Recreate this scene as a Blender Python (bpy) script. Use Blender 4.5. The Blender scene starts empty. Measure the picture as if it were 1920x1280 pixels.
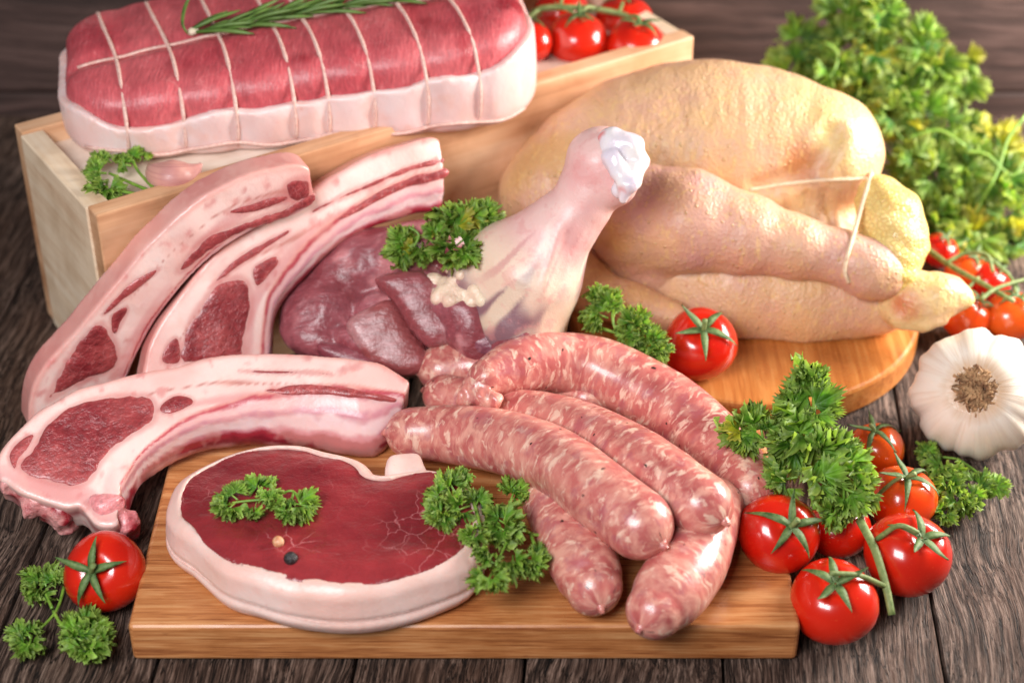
import bpy, bmesh, random
import numpy as np
from math import radians, sin, cos, pi, sqrt, atan2, tan
from mathutils import Vector, Matrix, Euler
SC = bpy.context.scene
random.seed(7); np.random.seed(7)
# ------------------------------------------------------------------ camera (1 unit = 1 cm)
SC.unit_settings.scale_length = 0.01
CD, CP, CF = 95.0, radians(35), 3340.0
CAM = np.array([0, -CD*cos(CP), CD*sin(CP)])
RI = np.array([1., 0, 0]); UP = np.array([0, sin(CP), cos(CP)]); FW = np.array([0, cos(CP), -sin(CP)])
cam = bpy.data.cameras.new('camera'); camo = bpy.data.objects.new('camera', cam); SC.collection.objects.link(camo)
camo.location = CAM; camo.rotation_euler = (pi/2-CP, 0, 0)
cam.sensor_width = 36; cam.lens = CF*36/1920; cam.clip_start = 1; cam.clip_end = 1000
cam.dof.use_dof = True; cam.dof.focus_distance = 80; cam.dof.aperture_fstop = 0.06
SC.camera = camo
# ------------------------------------------------------------------ world and lamps
w = bpy.data.worlds.new('World'); SC.world = w; w.use_nodes = True
w.node_tree.nodes['Background'].inputs[0].default_value = (1.0, 0.965, 0.94, 1)
w.node_tree.nodes['Background'].inputs[1].default_value = 0.08
def area(name, loc, target, size, power, col):
    l = bpy.data.lights.new(name, 'AREA'); l.shape = 'RECTANGLE'; l.size, l.size_y = size; l.energy = power; l.color = col
    o = bpy.data.objects.new(name, l); SC.collection.objects.link(o); o.location = loc
    o.rotation_euler = (Vector(target)-Vector(loc)).to_track_quat('-Z', 'Y').to_euler()
area('key_softbox', (60, 8, 28), (6, 0, 3), (28, 30), 104000, (1.0, .94, .87))
area('fill_softbox', (-28, -70, 66), (-2, 0, 3), (42, 30), 92000, (.985, .985, 1.0))
SC.view_settings.view_transform = 'Standard'; SC.view_settings.look = 'None'; SC.view_settings.exposure = -0.06; SC.view_settings.gamma = 1
SC.cycles.max_bounces = 8
# ------------------------------------------------------------------ pixel <-> place helpers (photo pixels, 1920 x 1280)
def ray(x, y): return RI*((x-960)/CF) + UP*((640-y)/CF) + FW
def at(x, y, z=0.): d = ray(x, y); return CAM + d*((z-CAM[2])/d[2])
def aty(x, y, Y): d = ray(x, y); return CAM + d*((Y-CAM[1])/d[1])
def atd(x, y, d): return CAM + ray(x, y)*d
def depth(p): return float((np.asarray(p)-CAM) @ FW)
def onp(x, y, o, n): d = ray(x, y); return CAM + d*(((o-CAM) @ n)/(d @ n))
# ------------------------------------------------------------------ object helpers
def link(o): SC.collection.objects.link(o); return o
def tag(o, label, cat, group=None, kind=None):
    if label: o['label'] = label
    if cat: o['category'] = cat
    if group: o['group'] = group
    if kind: o['kind'] = kind
    return o
def thing(name, label, cat, loc=(0, 0, 0), group=None, mw=None):
    o = link(bpy.data.objects.new(name, None)); o.empty_display_size = 1
    if mw is not None: o.matrix_world = mw
    else: o.location = loc
    return tag(o, label, cat, group)
def struct(name, loc=(0, 0, 0)):
    o = link(bpy.data.objects.new(name, None)); o.location = loc; o['kind'] = 'structure'; return o
def mobj(name, me, mat, parent=None, loc=None, rot=None):
    o = link(bpy.data.objects.new(name, me))
    if mat and not me.materials: me.materials.append(mat)
    if parent: o.parent = parent
    if loc is not None: o.location = loc
    if rot is not None: o.rotation_euler = rot
    return o
def pmesh(name, V, F, smooth=True, cols=None, vec=None):
    me = bpy.data.meshes.new(name)
    V = np.asarray(V, np.float32)
    if isinstance(F, np.ndarray) and F.ndim == 2:
        k = F.shape[1]
        me.vertices.add(len(V)); me.vertices.foreach_set('co', V.ravel())
        me.loops.add(F.size); me.loops.foreach_set('vertex_index', F.ravel().astype(np.int32))
        me.polygons.add(len(F)); me.polygons.foreach_set('loop_start', np.arange(0, F.size, k, dtype=np.int32))
        me.update(calc_edges=True)
    else: me.from_pydata([tuple(map(float, v)) for v in V], [], [tuple(map(int, f)) for f in F])
    me.polygons.foreach_set('use_smooth', [smooth]*len(me.polygons))
    if cols is not None:
        a = me.attributes.new('Col', 'FLOAT_COLOR', 'POINT')
        c = np.ones((len(V), 4), np.float32); c[:, :3] = cols; a.data.foreach_set('color', c.ravel())
    if vec is not None:
        a = me.attributes.new('Loc', 'FLOAT_VECTOR', 'POINT'); a.data.foreach_set('vector', np.asarray(vec, np.float32).ravel())
    me.update(); return me
def lin(r, g, b):
    f = lambda v: ((v/255+.055)/1.055)**2.4 if v > 10 else v/255/12.92
    return np.array([f(r), f(g), f(b)])
def boxmesh(name, sx, sy, sz, bev=.1, seg=2):
    bm = bmesh.new(); bmesh.ops.create_cube(bm, size=1); bmesh.ops.scale(bm, vec=(sx, sy, sz), verts=bm.verts)
    if bev: bmesh.ops.bevel(bm, geom=bm.edges[:], offset=bev, segments=seg, affect='EDGES', profile=.5)
    me = bpy.data.meshes.new(name); bm.to_mesh(me); bm.free(); return me
def frame_along(pts):
    P = np.asarray(pts, float); T = np.gradient(P, axis=0); T /= np.linalg.norm(T, axis=1)[:, None]+1e-9
    N = np.zeros_like(P); n = np.cross(T[0], [0, 0, 1.]); 
    if np.linalg.norm(n) < .1: n = np.cross(T[0], [1., 0, 0])
    for i in range(len(P)):
        n = n - T[i]*(n @ T[i]); n /= np.linalg.norm(n)+1e-9; N[i] = n
    return P, T, N, np.cross(T, N)
def spline(pts, n):
    P = np.asarray(pts, float)
    if len(P) < 3: t = np.linspace(0, 1, n)[:, None]; return P[0]*(1-t)+P[1]*t
    Q = np.vstack([2*P[0]-P[1], P, 2*P[-1]-P[-2]]); m = len(P)-1; out = []
    for s in np.linspace(0, m, n):
        i = min(int(s), m-1); t = s-i; a, b, c, d = Q[i], Q[i+1], Q[i+2], Q[i+3]
        out.append(.5*(2*b+(c-a)*t+(2*a-5*b+4*c-d)*t*t+(3*b-a-3*c+d)*t**3))
    return np.array(out)
def tube(pts, rad, sides=8, closed=False):
    P, T, N, B = frame_along(pts); n = len(P); rad = np.broadcast_to(np.asarray(rad, float), (n,))
    a = np.linspace(0, 2*pi, sides, endpoint=False)
    V = (P[:, None]+rad[:, None, None]*(np.cos(a)[None, :, None]*N[:, None]+np.sin(a)[None, :, None]*B[:, None])).reshape(-1, 3)
    F = []
    for i in range(n if closed else n-1):
        j = (i+1) % n
        for k in range(sides):
            l = (k+1) % sides; F.append((i*sides+k, i*sides+l, j*sides+l, j*sides+k))
    if not closed: F.append(tuple(range(sides))[::-1]); F.append(tuple((n-1)*sides+k for k in range(sides)))
    return V, F
def merge(parts):
    V = []; F = []; o = 0
    for v, f in parts: V.append(np.asarray(v)); F += [tuple(i+o for i in q) for q in f]; o += len(v)
    return np.vstack(V), F
# ------------------------------------------------------------------ numpy noise and distance fields -> meshes
def vnoise(x, y, z, s=1., seed=0.):
    x = np.asarray(x, np.float32)*s+seed*7.13+100; y = np.asarray(y, np.float32)*s+seed*3.7+100; z = np.asarray(z, np.float32)*s+100
    ix, iy, iz = np.floor(x), np.floor(y), np.floor(z); fx, fy, fz = x-ix, y-iy, z-iz
    fx, fy, fz = [f*f*(3-2*f) for f in (fx, fy, fz)]
    def h(a, b, c):
        v = np.sin(a*12.9898+b*78.233+c*37.719)*43758.5453; return v-np.floor(v)
    r = 0
    for a in (0, 1):
        for b in (0, 1):
            for c in (0, 1):
                r = r + h(ix+a, iy+b, iz+c)*(fx if a else 1-fx)*(fy if b else 1-fy)*(fz if c else 1-fz)
    return r*2-1
def fbm(x, y, z, s=1., o=3, seed=0.):
    r = 0; a = .5
    for i in range(o): r = r+a*vnoise(x, y, z, s*2**i, seed+i); a *= .5
    return r
def smin(a, b, k): h = np.clip(.5+.5*(b-a)/k, 0, 1); return b*(1-h)+a*h-k*h*(1-h)
def seg(X, Y, Z, a, b, ra, rb):
    a = np.asarray(a); ab = np.asarray(b)-a; l = max(ab @ ab, 1e-6)
    t = np.clip(((X-a[0])*ab[0]+(Y-a[1])*ab[1]+(Z-a[2])*ab[2])/l, 0, 1)
    return np.sqrt((X-a[0]-t*ab[0])**2+(Y-a[1]-t*ab[1])**2+(Z-a[2]-t*ab[2])**2)-(ra+t*(rb-ra))
def chain(X, Y, Z, pts, k=.6):
    d = None
    for p, q in zip(pts[:-1], pts[1:]):
        s = seg(X, Y, Z, p[:3], q[:3], p[3], q[3]); d = s if d is None else smin(d, s, k)
    return d
def px(x, y, d, r): p = atd(x, y, d); return (p[0], p[1], p[2], r*d/CF)
def pxs(L): return [px(*a) for a in L]
def ell(X, Y, Z, x, y, d, rx, ry, rd, ang=0):
    c = atd(x, y, d); a = radians(ang); s = d/CF
    e1 = RI*cos(a)+UP*sin(a); e2 = -RI*sin(a)+UP*cos(a)
    q = [((X-c[0])*e[0]+(Y-c[1])*e[1]+(Z-c[2])*e[2])/(r*s) for e, r in ((e1, rx), (e2, ry), (FW, rd))]
    k0 = np.sqrt(q[0]**2+q[1]**2+q[2]**2)
    k1 = np.sqrt((q[0]/(rx*s))**2+(q[1]/(ry*s))**2+(q[2]/(rd*s))**2)+1e-6
    return k0*(k0-1)/k1
def poly2(X, Y, poly):
    P = np.asarray(poly, float); d = None; ins = None
    for i in range(len(P)):
        a, b = P[i-1], P[i]; e = b-a; wx, wy = X-a[0], Y-a[1]
        t = np.clip((wx*e[0]+wy*e[1])/(e @ e+1e-9), 0, 1); dd = (wx-e[0]*t)**2+(wy-e[1]*t)**2
        c = ((a[1] > Y) != (b[1] > Y)) & (X < (b[0]-a[0])*(Y-a[1])/((b[1]-a[1]) if abs(b[1]-a[1]) > 1e-9 else 1e-9)+a[0])
        d = dd if d is None else np.minimum(d, dd); ins = c if ins is None else ins ^ c
    return np.where(ins, -1., 1.)*np.sqrt(d)
def line2(X, Y, L):
    d = None
    for a, b in zip(L[:-1], L[1:]):
        a = np.asarray(a); e = np.asarray(b)-a; wx, wy = X-a[0], Y-a[1]
        t = np.clip((wx*e[0]+wy*e[1])/(e @ e+1e-9), 0, 1); dd = (wx-e[0]*t)**2+(wy-e[1]*t)**2
        d = dd if d is None else np.minimum(d, dd)
    return np.sqrt(d)
def cspl(poly, k=4):
    P = np.asarray(poly, float); n = len(P); out = []
    for i in range(n):
        a, b, c, d = P[i-1], P[i], P[(i+1) % n], P[(i+2) % n]
        for t in np.arange(k)/k: out.append(.5*(2*b+(c-a)*t+(2*a-5*b+4*c-d)*t*t+(3*b-a-3*c+d)*t**3))
    return np.array(out)
def rext(d2, dw, r):
    a, b = d2+r, dw+r
    return np.minimum(np.maximum(a, b), 0)+np.sqrt(np.maximum(a, 0)**2+np.maximum(b, 0)**2)-r
def snets(f, lo, hi, h):
    ax = [np.arange(lo[i], hi[i]+h, h, dtype=np.float32) for i in range(3)]
    sh = tuple(len(a) for a in ax)
    G = np.meshgrid(*ax, indexing='ij', sparse=True)
    Fv = np.ascontiguousarray(np.broadcast_to(f(*G), sh), np.float32); S = Fv < 0
    c = np.zeros(tuple(s-1 for s in sh), np.int8)
    for i in (0, 1):
        for j in (0, 1):
            for k in (0, 1): c += S[i:sh[0]-1+i, j:sh[1]-1+j, k:sh[2]-1+k]
    A = (c > 0) & (c < 8); idx = np.argwhere(A); ids = np.full(A.shape, -1, np.int64); ids[A] = np.arange(len(idx))
    acc = np.zeros((len(idx), 3)); cnt = np.zeros(len(idx))
    cor = [np.array((i, j, k)) for i in (0, 1) for j in (0, 1) for k in (0, 1)]
    for p in range(8):
        for q in range(p+1, 8):
            if abs(cor[p]-cor[q]).sum() != 1: continue
            v0 = Fv[tuple((idx+cor[p]).T)]; v1 = Fv[tuple((idx+cor[q]).T)]; m = (v0 < 0) != (v1 < 0)
            t = np.where(m, v0/np.where(m, v0-v1, 1), 0)
            acc += m[:, None]*(cor[p]+t[:, None]*(cor[q]-cor[p])); cnt += m
    V = np.array([a[0] for a in ax])+h*(idx+acc/cnt[:, None])
    Q = []
    for a in range(3):
        b, cc = (a+1) % 3, (a+2) % 3
        sl = [slice(None)]*3; s2 = [slice(None)]*3
        sl[a] = slice(0, -1); s2[a] = slice(1, None)
        for z in (b, cc): sl[z] = slice(1, -1); s2[z] = slice(1, -1)
        S0, S1 = S[tuple(sl)], S[tuple(s2)]
        E = np.argwhere(S0 != S1); pos = S0[tuple(E.T)]
        off = np.zeros(3, int); off[b] = 1; off[cc] = 1; E = E+off
        def cell(db, dc):
            e = E.copy(); e[:, b] += db; e[:, cc] += dc; return ids[tuple(e.T)]
        q = np.stack([cell(-1, -1), cell(0, -1), cell(0, 0), cell(-1, 0)], 1)
        q[~pos] = q[~pos][:, ::-1]; Q.append(q)
    return V, np.vstack(Q)
def bounds(pts, pad): P = np.array([p[:3] for p in pts]); r = max([p[3] if len(p) > 3 else 0 for p in pts]); return P.min(0)-r-pad, P.max(0)+r+pad
def sdfpart(name, f, lo, hi, h, mat, parent, loc=(0, 0, 0), colf=None):
    V, F = snets(f, lo, hi, h); cols = colf(V[:, 0], V[:, 1], V[:, 2]) if colf else None
    return mobj(name, pmesh(name, V-np.asarray(loc), F, True, cols), mat, parent)
def hit(f, x, y, d0=70, d1=130):
    ds = np.arange(d0, d1, .1); P = CAM[:, None]+ray(x, y)[:, None]*ds
    v = np.asarray(f(P[0], P[1], P[2])); i = np.argmax(v < 0)
    return ds[i] if v[i] < 0 else None
def mixc(a, b, t): t = np.clip(t, 0, 1)[..., None]; return np.asarray(a)*(1-t)+np.asarray(b)*t
def sst(a, b, x): t = np.clip((x-a)/(b-a), 0, 1); return t*t*(3-2*t)
# ------------------------------------------------------------------ material helpers
class G:
    def __init__(s, name):
        s.m = bpy.data.materials.new(name); s.m.use_nodes = True; s.t = s.m.node_tree; s.b = s.t.nodes['Principled BSDF']; s.tc = None
    def n(s, ty, **kw):
        n = s.t.nodes.new('ShaderNode'+ty)
        for k, v in kw.items(): setattr(n, k, v)
        return n
    def put(s, sock, v):
        if v is None: return
        if isinstance(v, bpy.types.NodeSocket): s.t.links.new(v, sock)
        elif hasattr(v, '__len__'): sock.default_value = (*[float(c) for c in v], 1) if len(sock.default_value) == 4 and len(v) == 3 else v
        else: sock.default_value = v
    def obj(s):
        if not s.tc: s.tc = s.n('TexCoord')
        return s.tc.outputs['Object']
    def attr(s, name, out='Color'): n = s.n('Attribute'); n.attribute_name = name; return n.outputs[out]
    def rnd(s): return s.n('ObjectInfo').outputs['Random']
    def mp(s, v, scale=(1, 1, 1), rot=(0, 0, 0), loc=(0, 0, 0)):
        n = s.n('Mapping'); s.put(n.inputs[0], v); n.inputs['Scale'].default_value = scale; n.inputs['Rotation'].default_value = rot; s.put(n.inputs['Location'], loc); return n.outputs[0]
    def noise(s, v, sc, det=3, ro=.5, dist=0, out=0):
        n = s.n('TexNoise'); s.put(n.inputs['Vector'], v); n.inputs['Scale'].default_value = sc; n.inputs['Detail'].default_value = det; n.inputs['Roughness'].default_value = ro; n.inputs['Distortion'].default_value = dist; return n.outputs[out]
    def vor(s, v, sc, feat='F1', out='Distance', rand=1):
        n = s.n('TexVoronoi', feature=feat); s.put(n.inputs['Vector'], v); n.inputs['Scale'].default_value = sc; n.inputs['Randomness'].default_value = rand; return n.outputs[out]
    def ramp(s, f, st, interp='LINEAR'):
        n = s.n('ValToRGB'); s.put(n.inputs[0], f); r = n.color_ramp; r.interpolation = interp
        while len(r.elements) < len(st): r.elements.new(.5)
        for e, (p, c) in zip(r.elements, st):
            e.position = p; e.color = (*c, 1) if hasattr(c, '__len__') else (c, c, c, 1)
        return n.outputs[0]
    def mix(s, f, a, b, mode='MIX'):
        n = s.n('Mix', data_type='RGBA', blend_type=mode); s.put(n.inputs[0], f); s.put(n.inputs[6], a); s.put(n.inputs[7], b); return n.outputs[2]
    def math(s, op, a, b=None, c=False):
        n = s.n('Math', operation=op, use_clamp=c); s.put(n.inputs[0], a); s.put(n.inputs[1], b); return n.outputs[0]
    def vadd(s, a, b): n = s.n('VectorMath', operation='ADD'); s.put(n.inputs[0], a); s.put(n.inputs[1], b); return n.outputs[0]
    def vmul(s, a, k): n = s.n('VectorMath', operation='SCALE'); s.put(n.inputs[0], a); s.put(n.inputs['Scale'], k); return n.outputs[0]
    def warp(s, v, sc, amt): return s.vadd(v, s.vmul(s.noise(v, sc, 2, .5, 0, 1), amt))
    def bump(s, h, st=.5, dist=.1, nrm=None):
        n = s.n('Bump'); s.put(n.inputs['Height'], h); n.inputs['Strength'].default_value = st; n.inputs['Distance'].default_value = dist; s.put(n.inputs['Normal'], nrm); return n.outputs[0]
    def set(s, **kw):
        M = dict(col='Base Color', rough='Roughness', sss='Subsurface Weight', srad='Subsurface Radius', ssc='Subsurface Scale', coat='Coat Weight', crough='Coat Roughness', spec='Specular IOR Level', nrm='Normal', cnrm='Coat Normal', sheen='Sheen Weight')
        for k, v in kw.items(): s.put(s.b.inputs[M[k]], v)
        return s.m
def L(*c): return tuple(lin(*c))
# ------------------------------------------------------------------ materials
def m_table():
    g = G('weathered_wood'); o = g.obj(); r = g.rnd()
    v = g.vadd(o, g.vmul(g.n('Combine' if 0 else 'CombineXYZ').outputs[0], 1)); cx = g.n('CombineXYZ'); g.put(cx.inputs[0], g.math('MULTIPLY', r, 97.)); g.put(cx.inputs[1], g.math('MULTIPLY', r, 53.)); v = g.vadd(o, cx.outputs[0])
    wv = g.warp(v, .12, 1.6)
    f1 = g.noise(g.mp(wv, (2.6, .12, 2.6)), 1.6, 6, .68)
    f2 = g.noise(g.mp(wv, (6, .3, 6)), 1.5, 5, .75)
    f3 = g.noise(g.mp(v, (.25, .07, .25)), 1.0, 3, .6)
    cr = g.ramp(g.noise(g.mp(wv, (1.1, .045, 1.1)), 1.3, 4, .6), [(.0, 1), (.45, 1), (.462, 0), (.474, 1), (.535, 1), (.548, 0), (.56, 1), (1, 1)])
    h = g.math('ADD', g.math('MULTIPLY', f1, .5), g.math('MULTIPLY', f2, .6))
    c = g.ramp(h, [(.32, L(14, 11, 10)), (.45, L(50, 38, 33)), (.54, L(104, 87, 79)), (.66, L(176, 158, 148))])
    c = g.mix(g.ramp(f3, [(.4, 0), (.65, .55)]), c, L(104, 76, 60), 'MIX')
    c = g.mix(1, c, g.ramp(f1, [(.35, .35), (.55, 1)]), 'MULTIPLY')
    c = g.mix(1, c, g.ramp(cr, [(0, .08), (1, 1)]), 'MULTIPLY')
    c = g.mix(1, c, (.92, .80, .72), 'MULTIPLY')
    hh = g.math('MULTIPLY', h, cr)
    return g.set(col=c, rough=g.ramp(h, [(.3, .9), (.7, .55)]), spec=.35, nrm=g.bump(hh, 1, .5))
def m_wall():
    g = G('dark_wall_wood'); o = g.obj(); cx = g.n('CombineXYZ'); g.put(cx.inputs[0], g.math('MULTIPLY', g.rnd(), 91.)); v = g.vadd(o, cx.outputs[0])
    f = g.noise(g.mp(g.warp(v, .1, 2), (.06, 1, 1.2)), 1.4, 6, .65)
    return g.set(col=g.ramp(f, [(.3, L(38, 26, 23)), (.5, L(70, 50, 45)), (.7, L(100, 76, 70))]), rough=.7, nrm=g.bump(f, .5, .2))
def m_wood(name, dark, mid, light, fine, stripw=0, axis=0, rough=.5, coat=0., lines=.5, cells=None):
    g = G(name); o = g.obj(); cx = g.n('CombineXYZ'); g.put(cx.inputs[0], g.math('MULTIPLY', g.rnd(), 71.)); g.put(cx.inputs[1], g.math('MULTIPLY', g.rnd(), 37.)); v = g.vadd(o, cx.outputs[0])
    sc = (.07, 1, 1) if axis == 0 else (1, .07, 1)
    wv = g.warp(v, .15, .5)
    f1 = g.noise(g.mp(wv, sc), fine*.35, 4, .6); f2 = g.noise(g.mp(v, tuple(a*(.5 if a < 1 else 1) for a in sc)), fine*2.2, 3, .65)
    h = g.math('ADD', g.math('MULTIPLY', f1, 1-lines), g.math('MULTIPLY', f2, lines))
    c = g.ramp(h, [(.32, dark), (.5, mid), (.66, light)])
    if stripw:
        sx = g.n('SeparateXYZ'); g.put(sx.inputs[0], o); 
        k = g.math('FLOOR', g.math('DIVIDE', sx.outputs[1 if axis == 0 else 0], stripw)); wn = g.n('TexWhiteNoise', noise_dimensions='1D'); g.put(wn.inputs['W'], k)
        c = g.mix(1, c, g.ramp(wn.outputs[0], [(0, (.86, .83, .78)), (1, (1.06, 1.05, 1.04))]), 'MULTIPLY')
    st_ = g.noise(g.warp(o, .3, 2), .22, 4, .6); c = g.mix(1, c, g.ramp(st_, [(.4, (1, 1, 1)), (.62, (.80, .74, .68))]), 'MULTIPLY'); sc2 = g.noise(g.mp(v, (.4, 3, 1) if axis == 0 else (3, .4, 1), (0, 0, .4)), 1.4, 2, .5); c = g.mix(g.ramp(sc2, [(.7, 0), (.73, .3)]), c, dark)
    return g.set(col=c, rough=g.ramp(st_, [(.4, rough), (.65, max(rough-.15, .2))]), coat=coat, crough=.3, nrm=g.bump(h, .3, .06))
def m_flesh(name, rough=.35, sss=.3, rad=(1, .35, .25), ssc=.35, bumps=((6, .3, .08),), coat=.15, crough=.18, spk=None, fib=None, col=None, spec=.5, veins=None):
    g = G(name); o = g.obj(); c = g.attr('Col') if col is None else col
    nr = None
    if fib:   # fibre streaks: (mapping scale, rot, scale, strength dark, light colour, amount)
        f = g.noise(g.mp(g.warp(o, .8, .35), fib[0], fib[1]), fib[2], 4, .6)
        c = g.mix(1, c, g.ramp(f, [(.3, fib[3]), (.6, 1.12)]), 'MULTIPLY')
        c = g.mix(g.ramp(f, [(.6, 0), (.76, fib[5])]), c, fib[4]); nr = g.bump(f, .5, .12)
    if veins:
        wv = g.warp(o, .7, .9); e = g.vor(wv, veins[0], 'DISTANCE_TO_EDGE'); mk = g.ramp(g.noise(o, veins[1], 2, .5), [(veins[2], 0), (veins[2]+.1, 1)])
        th = g.math('SUBTRACT', g.math('MULTIPLY', g.noise(o, 1.6, 3), .05), .014)
        vn = g.math('MULTIPLY', g.math('LESS_THAN', e, th), g.math('MULTIPLY', mk, g.ramp(g.noise(g.vadd(o, (3, 1, 7)), 1.1, 2), [(.42, 0), (.52, 1)])))
        e2 = g.vor(g.warp(o, 2, .5), veins[0]*2.6, 'DISTANCE_TO_EDGE'); vn2 = g.math('MULTIPLY', g.ramp(e2, [(.0, .5), (.025, 0)]), g.ramp(g.noise(g.vadd(o, (9, 4, 2)), veins[1]*1.3, 2), [(.5, 0), (.62, 1)]))
        c = g.mix(g.math('MULTIPLY', vn, .38), c, L(206, 132, 130)); c = g.mix(vn2, c, L(225, 150, 150))
    if spk:   # mottled specks (scale, threshold, colour, amount)
        for a in spk:
            c = g.mix(g.math('MULTIPLY', g.ramp(g.noise(g.warp(o, a[0]*.5, .2), a[0], 3, .6), [(a[1], 0), (a[1]+.08, 1)]), a[3]), c, a[2])
    for (sc, st, di) in bumps: nr = g.bump(g.noise(o, sc, 3, .6), st, di, nr)
    return g.set(col=c, rough=rough, sss=sss, srad=rad, ssc=ssc, coat=coat, crough=crough, nrm=nr, spec=spec)
def m_sausage():
    g = G('sausage_meat'); o = g.attr('Loc', 'Vector'); cx = g.n('CombineXYZ'); g.put(cx.inputs[0], g.math('MULTIPLY', g.rnd(), 83.)); o = g.vadd(o, cx.outputs[0])
    wv = g.warp(o, .9, .7); f = g.noise(g.mp(wv, (1.7, .8, .8)), 1.35, 4, .55, .3)
    f2 = g.noise(g.mp(wv, (2.2, 1.0, 1.0)), 1.35, 4, .55, .4)
    f = g.math('ADD', f, g.math('MULTIPLY', g.math('SUBTRACT', g.rnd(), .5), .10)); f2 = g.math('SUBTRACT', f2, g.math('MULTIPLY', g.math('SUBTRACT', g.rnd(), .5), .07))
    base = g.ramp(g.noise(o, .6, 3), [(.3, L(170, 82, 80)), (.5, L(192, 104, 98)), (.68, L(208, 130, 118))])
    c = g.mix(g.ramp(f, [(.44, 0), (.66, .65)]), base, L(232, 176, 156))
    c = g.mix(g.ramp(f2, [(.55, 0), (.65, .8)]), c, L(238, 202, 180))
    c = g.mix(g.ramp(g.noise(g.vadd(o, (7, 3, 1)), 1.1, 3), [(.56, 0), (.66, .5)]), c, L(170, 92, 102))
    p = g.vor(g.warp(o, 3, .25), 1.15); pk = g.ramp(p, [(.08, 1), (.11, 0)])
    c = g.mix(g.math('MULTIPLY', pk, g.ramp(g.noise(o, .5, 1), [(.47, 0), (.5, 1)])), c, L(58, 38, 34))
    nr = g.bump(g.noise(o, 1.3, 3), .35, .15); nr = g.bump(f2, .3, .06, nr)
    return g.set(col=c, rough=.36, sss=.22, srad=(1, .35, .25), ssc=.3, coat=.4, crough=.16, nrm=nr)
def m_tomato(name, a, b):
    g = G(name); o = g.obj(); n = g.noise(o, .45, 2)
    fl = g.ramp(g.noise(o, 9, 2), [(.68, 0), (.74, .22)])
    sz = g.n('SeparateXYZ'); g.put(sz.inputs[0], o); sh = g.ramp(g.math('ADD', g.math('MULTIPLY', sz.outputs[2], .5), g.math('MULTIPLY', g.math('ADD', n, g.math('MULTIPLY', g.rnd(), .5)), .6)), [(1.0, 0), (1.45, .6)])
    cc = g.mix(g.math('MULTIPLY', g.rnd(), .7), g.ramp(n, [(.38, a), (.62, b)]), b); cc = g.mix(sh, cc, L(226, 96, 30))
    return g.set(col=g.mix(fl, cc, L(240, 120, 60)), rough=.22, sss=.12, srad=(1, .2, .1), ssc=.3, coat=.55, crough=.08, nrm=g.bump(g.noise(o, 1.2, 2), .08, .1))
def m_leaf(name, a, b, tip, tr=.35):
    g = G(name); o = g.obj(); r = g.rnd(); t = g.attr('Col')
    c = g.mix(r, a, b); c = g.mix(1, c, g.ramp(g.math('FRACT', g.math('MULTIPLY', r, 17.3)), [(0, .6), (1, 1.2)]), 'MULTIPLY')
    sp = g.n('SeparateColor'); g.put(sp.inputs[0], t)
    c = g.mix(g.math('MULTIPLY', g.ramp(sp.outputs[0], [(.45, 0), (1, .75)]), 1), c, tip)
    c = g.mix(1, c, g.ramp(g.noise(o, 3, 3), [(.3, .55), (.7, 1.3)]), 'MULTIPLY')
    g.set(col=c, rough=.5, nrm=g.bump(g.noise(o, 5, 3), .8, .08))
    tl = g.n('BsdfTranslucent'); g.put(tl.inputs[0], g.mix(1, c, (1.3, 1.35, .6), 'MULTIPLY')); mx = g.n('MixShader'); mx.inputs[0].default_value = tr
    out = g.t.nodes['Material Output']; g.t.links.new(g.b.outputs[0], mx.inputs[1]); g.t.links.new(tl.outputs[0], mx.inputs[2]); g.t.links.new(mx.outputs[0], out.inputs[0]); return g.m
def m_plain(name, a, b, sc=3, rough=.5, sss=0, bmp=(6, .3, .05), coat=0, stretch=(1, 1, 1)):
    g = G(name); o = g.mp(g.obj(), stretch); return g.set(col=g.ramp(g.noise(o, sc, 4, .6), [(.35, a), (.65, b)]), rough=rough, sss=sss, ssc=.2, coat=coat, nrm=g.bump(g.noise(o, bmp[0], 3, .6), bmp[1], bmp[2]))
M = {}
M['table'] = m_table(); M['wall'] = m_wall()
M['bamboo'] = m_wood('bamboo_wood', L(126, 64, 32), L(202, 134, 82), L(230, 174, 122), 5.2, 1.9, 0, .42, .12)
M['round'] = m_wood('round_board_wood', L(168, 92, 40), L(210, 136, 70), L(234, 172, 104), 3, 3.2, 1, .4, .15)
M['pine'] = m_wood('pine_wood', L(206, 168, 134), L(234, 208, 178), L(244, 224, 200), 1.4, 0, 0, .55, 0, .3)
M['pine_o'] = m_wood('amber_pine_wood', L(176, 120, 82), L(226, 176, 136), L(238, 198, 162), 1.2, 0, 0, .5, 0, .25)
M['pine_w'] = m_wood('pale_panel', L(226, 206, 190), L(238, 222, 208), L(244, 232, 220), 1.4, 0, 0, .6, 0, .3)
M['fat'] = m_flesh('fat', .38, .35, (1, .5, .4), .5, ((.8, .22, .3), (7, .14, .04)), .12, .25, spk=((.5, .5, L(232, 186, 174), .5), (3, .66, L(222, 150, 140), .35)))
M['chopfat'] = m_flesh('chop_fat', .36, .3, (1, .45, .35), .4, ((1.2, .25, .2), (7, .2, .04)), .25, .2, spk=((.5, .52, L(234, 184, 172), .3), (6, .74, L(200, 96, 90), .3)))
M['lean'] = m_flesh('lean_meat', .28, .18, (1, .2, .15), .3, ((2.2, .4, .25), (10, .4, .08)), .4, .2, fib=((1, 1.8, 1), (0, 0, .5), 3, .7, L(226, 150, 146), .5), veins=(.8, .5, .5))
M['steak'] = m_flesh('steak_meat', .3, .15, (1, .15, .1), .3, ((1.6, .4, .3), (7, .3, .06)), .32, .22, fib=((.5, 1.1, 1), (0, 0, .3), 1.1, .86, L(170, 64, 66), .2), veins=(.34, .2, .56))
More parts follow.
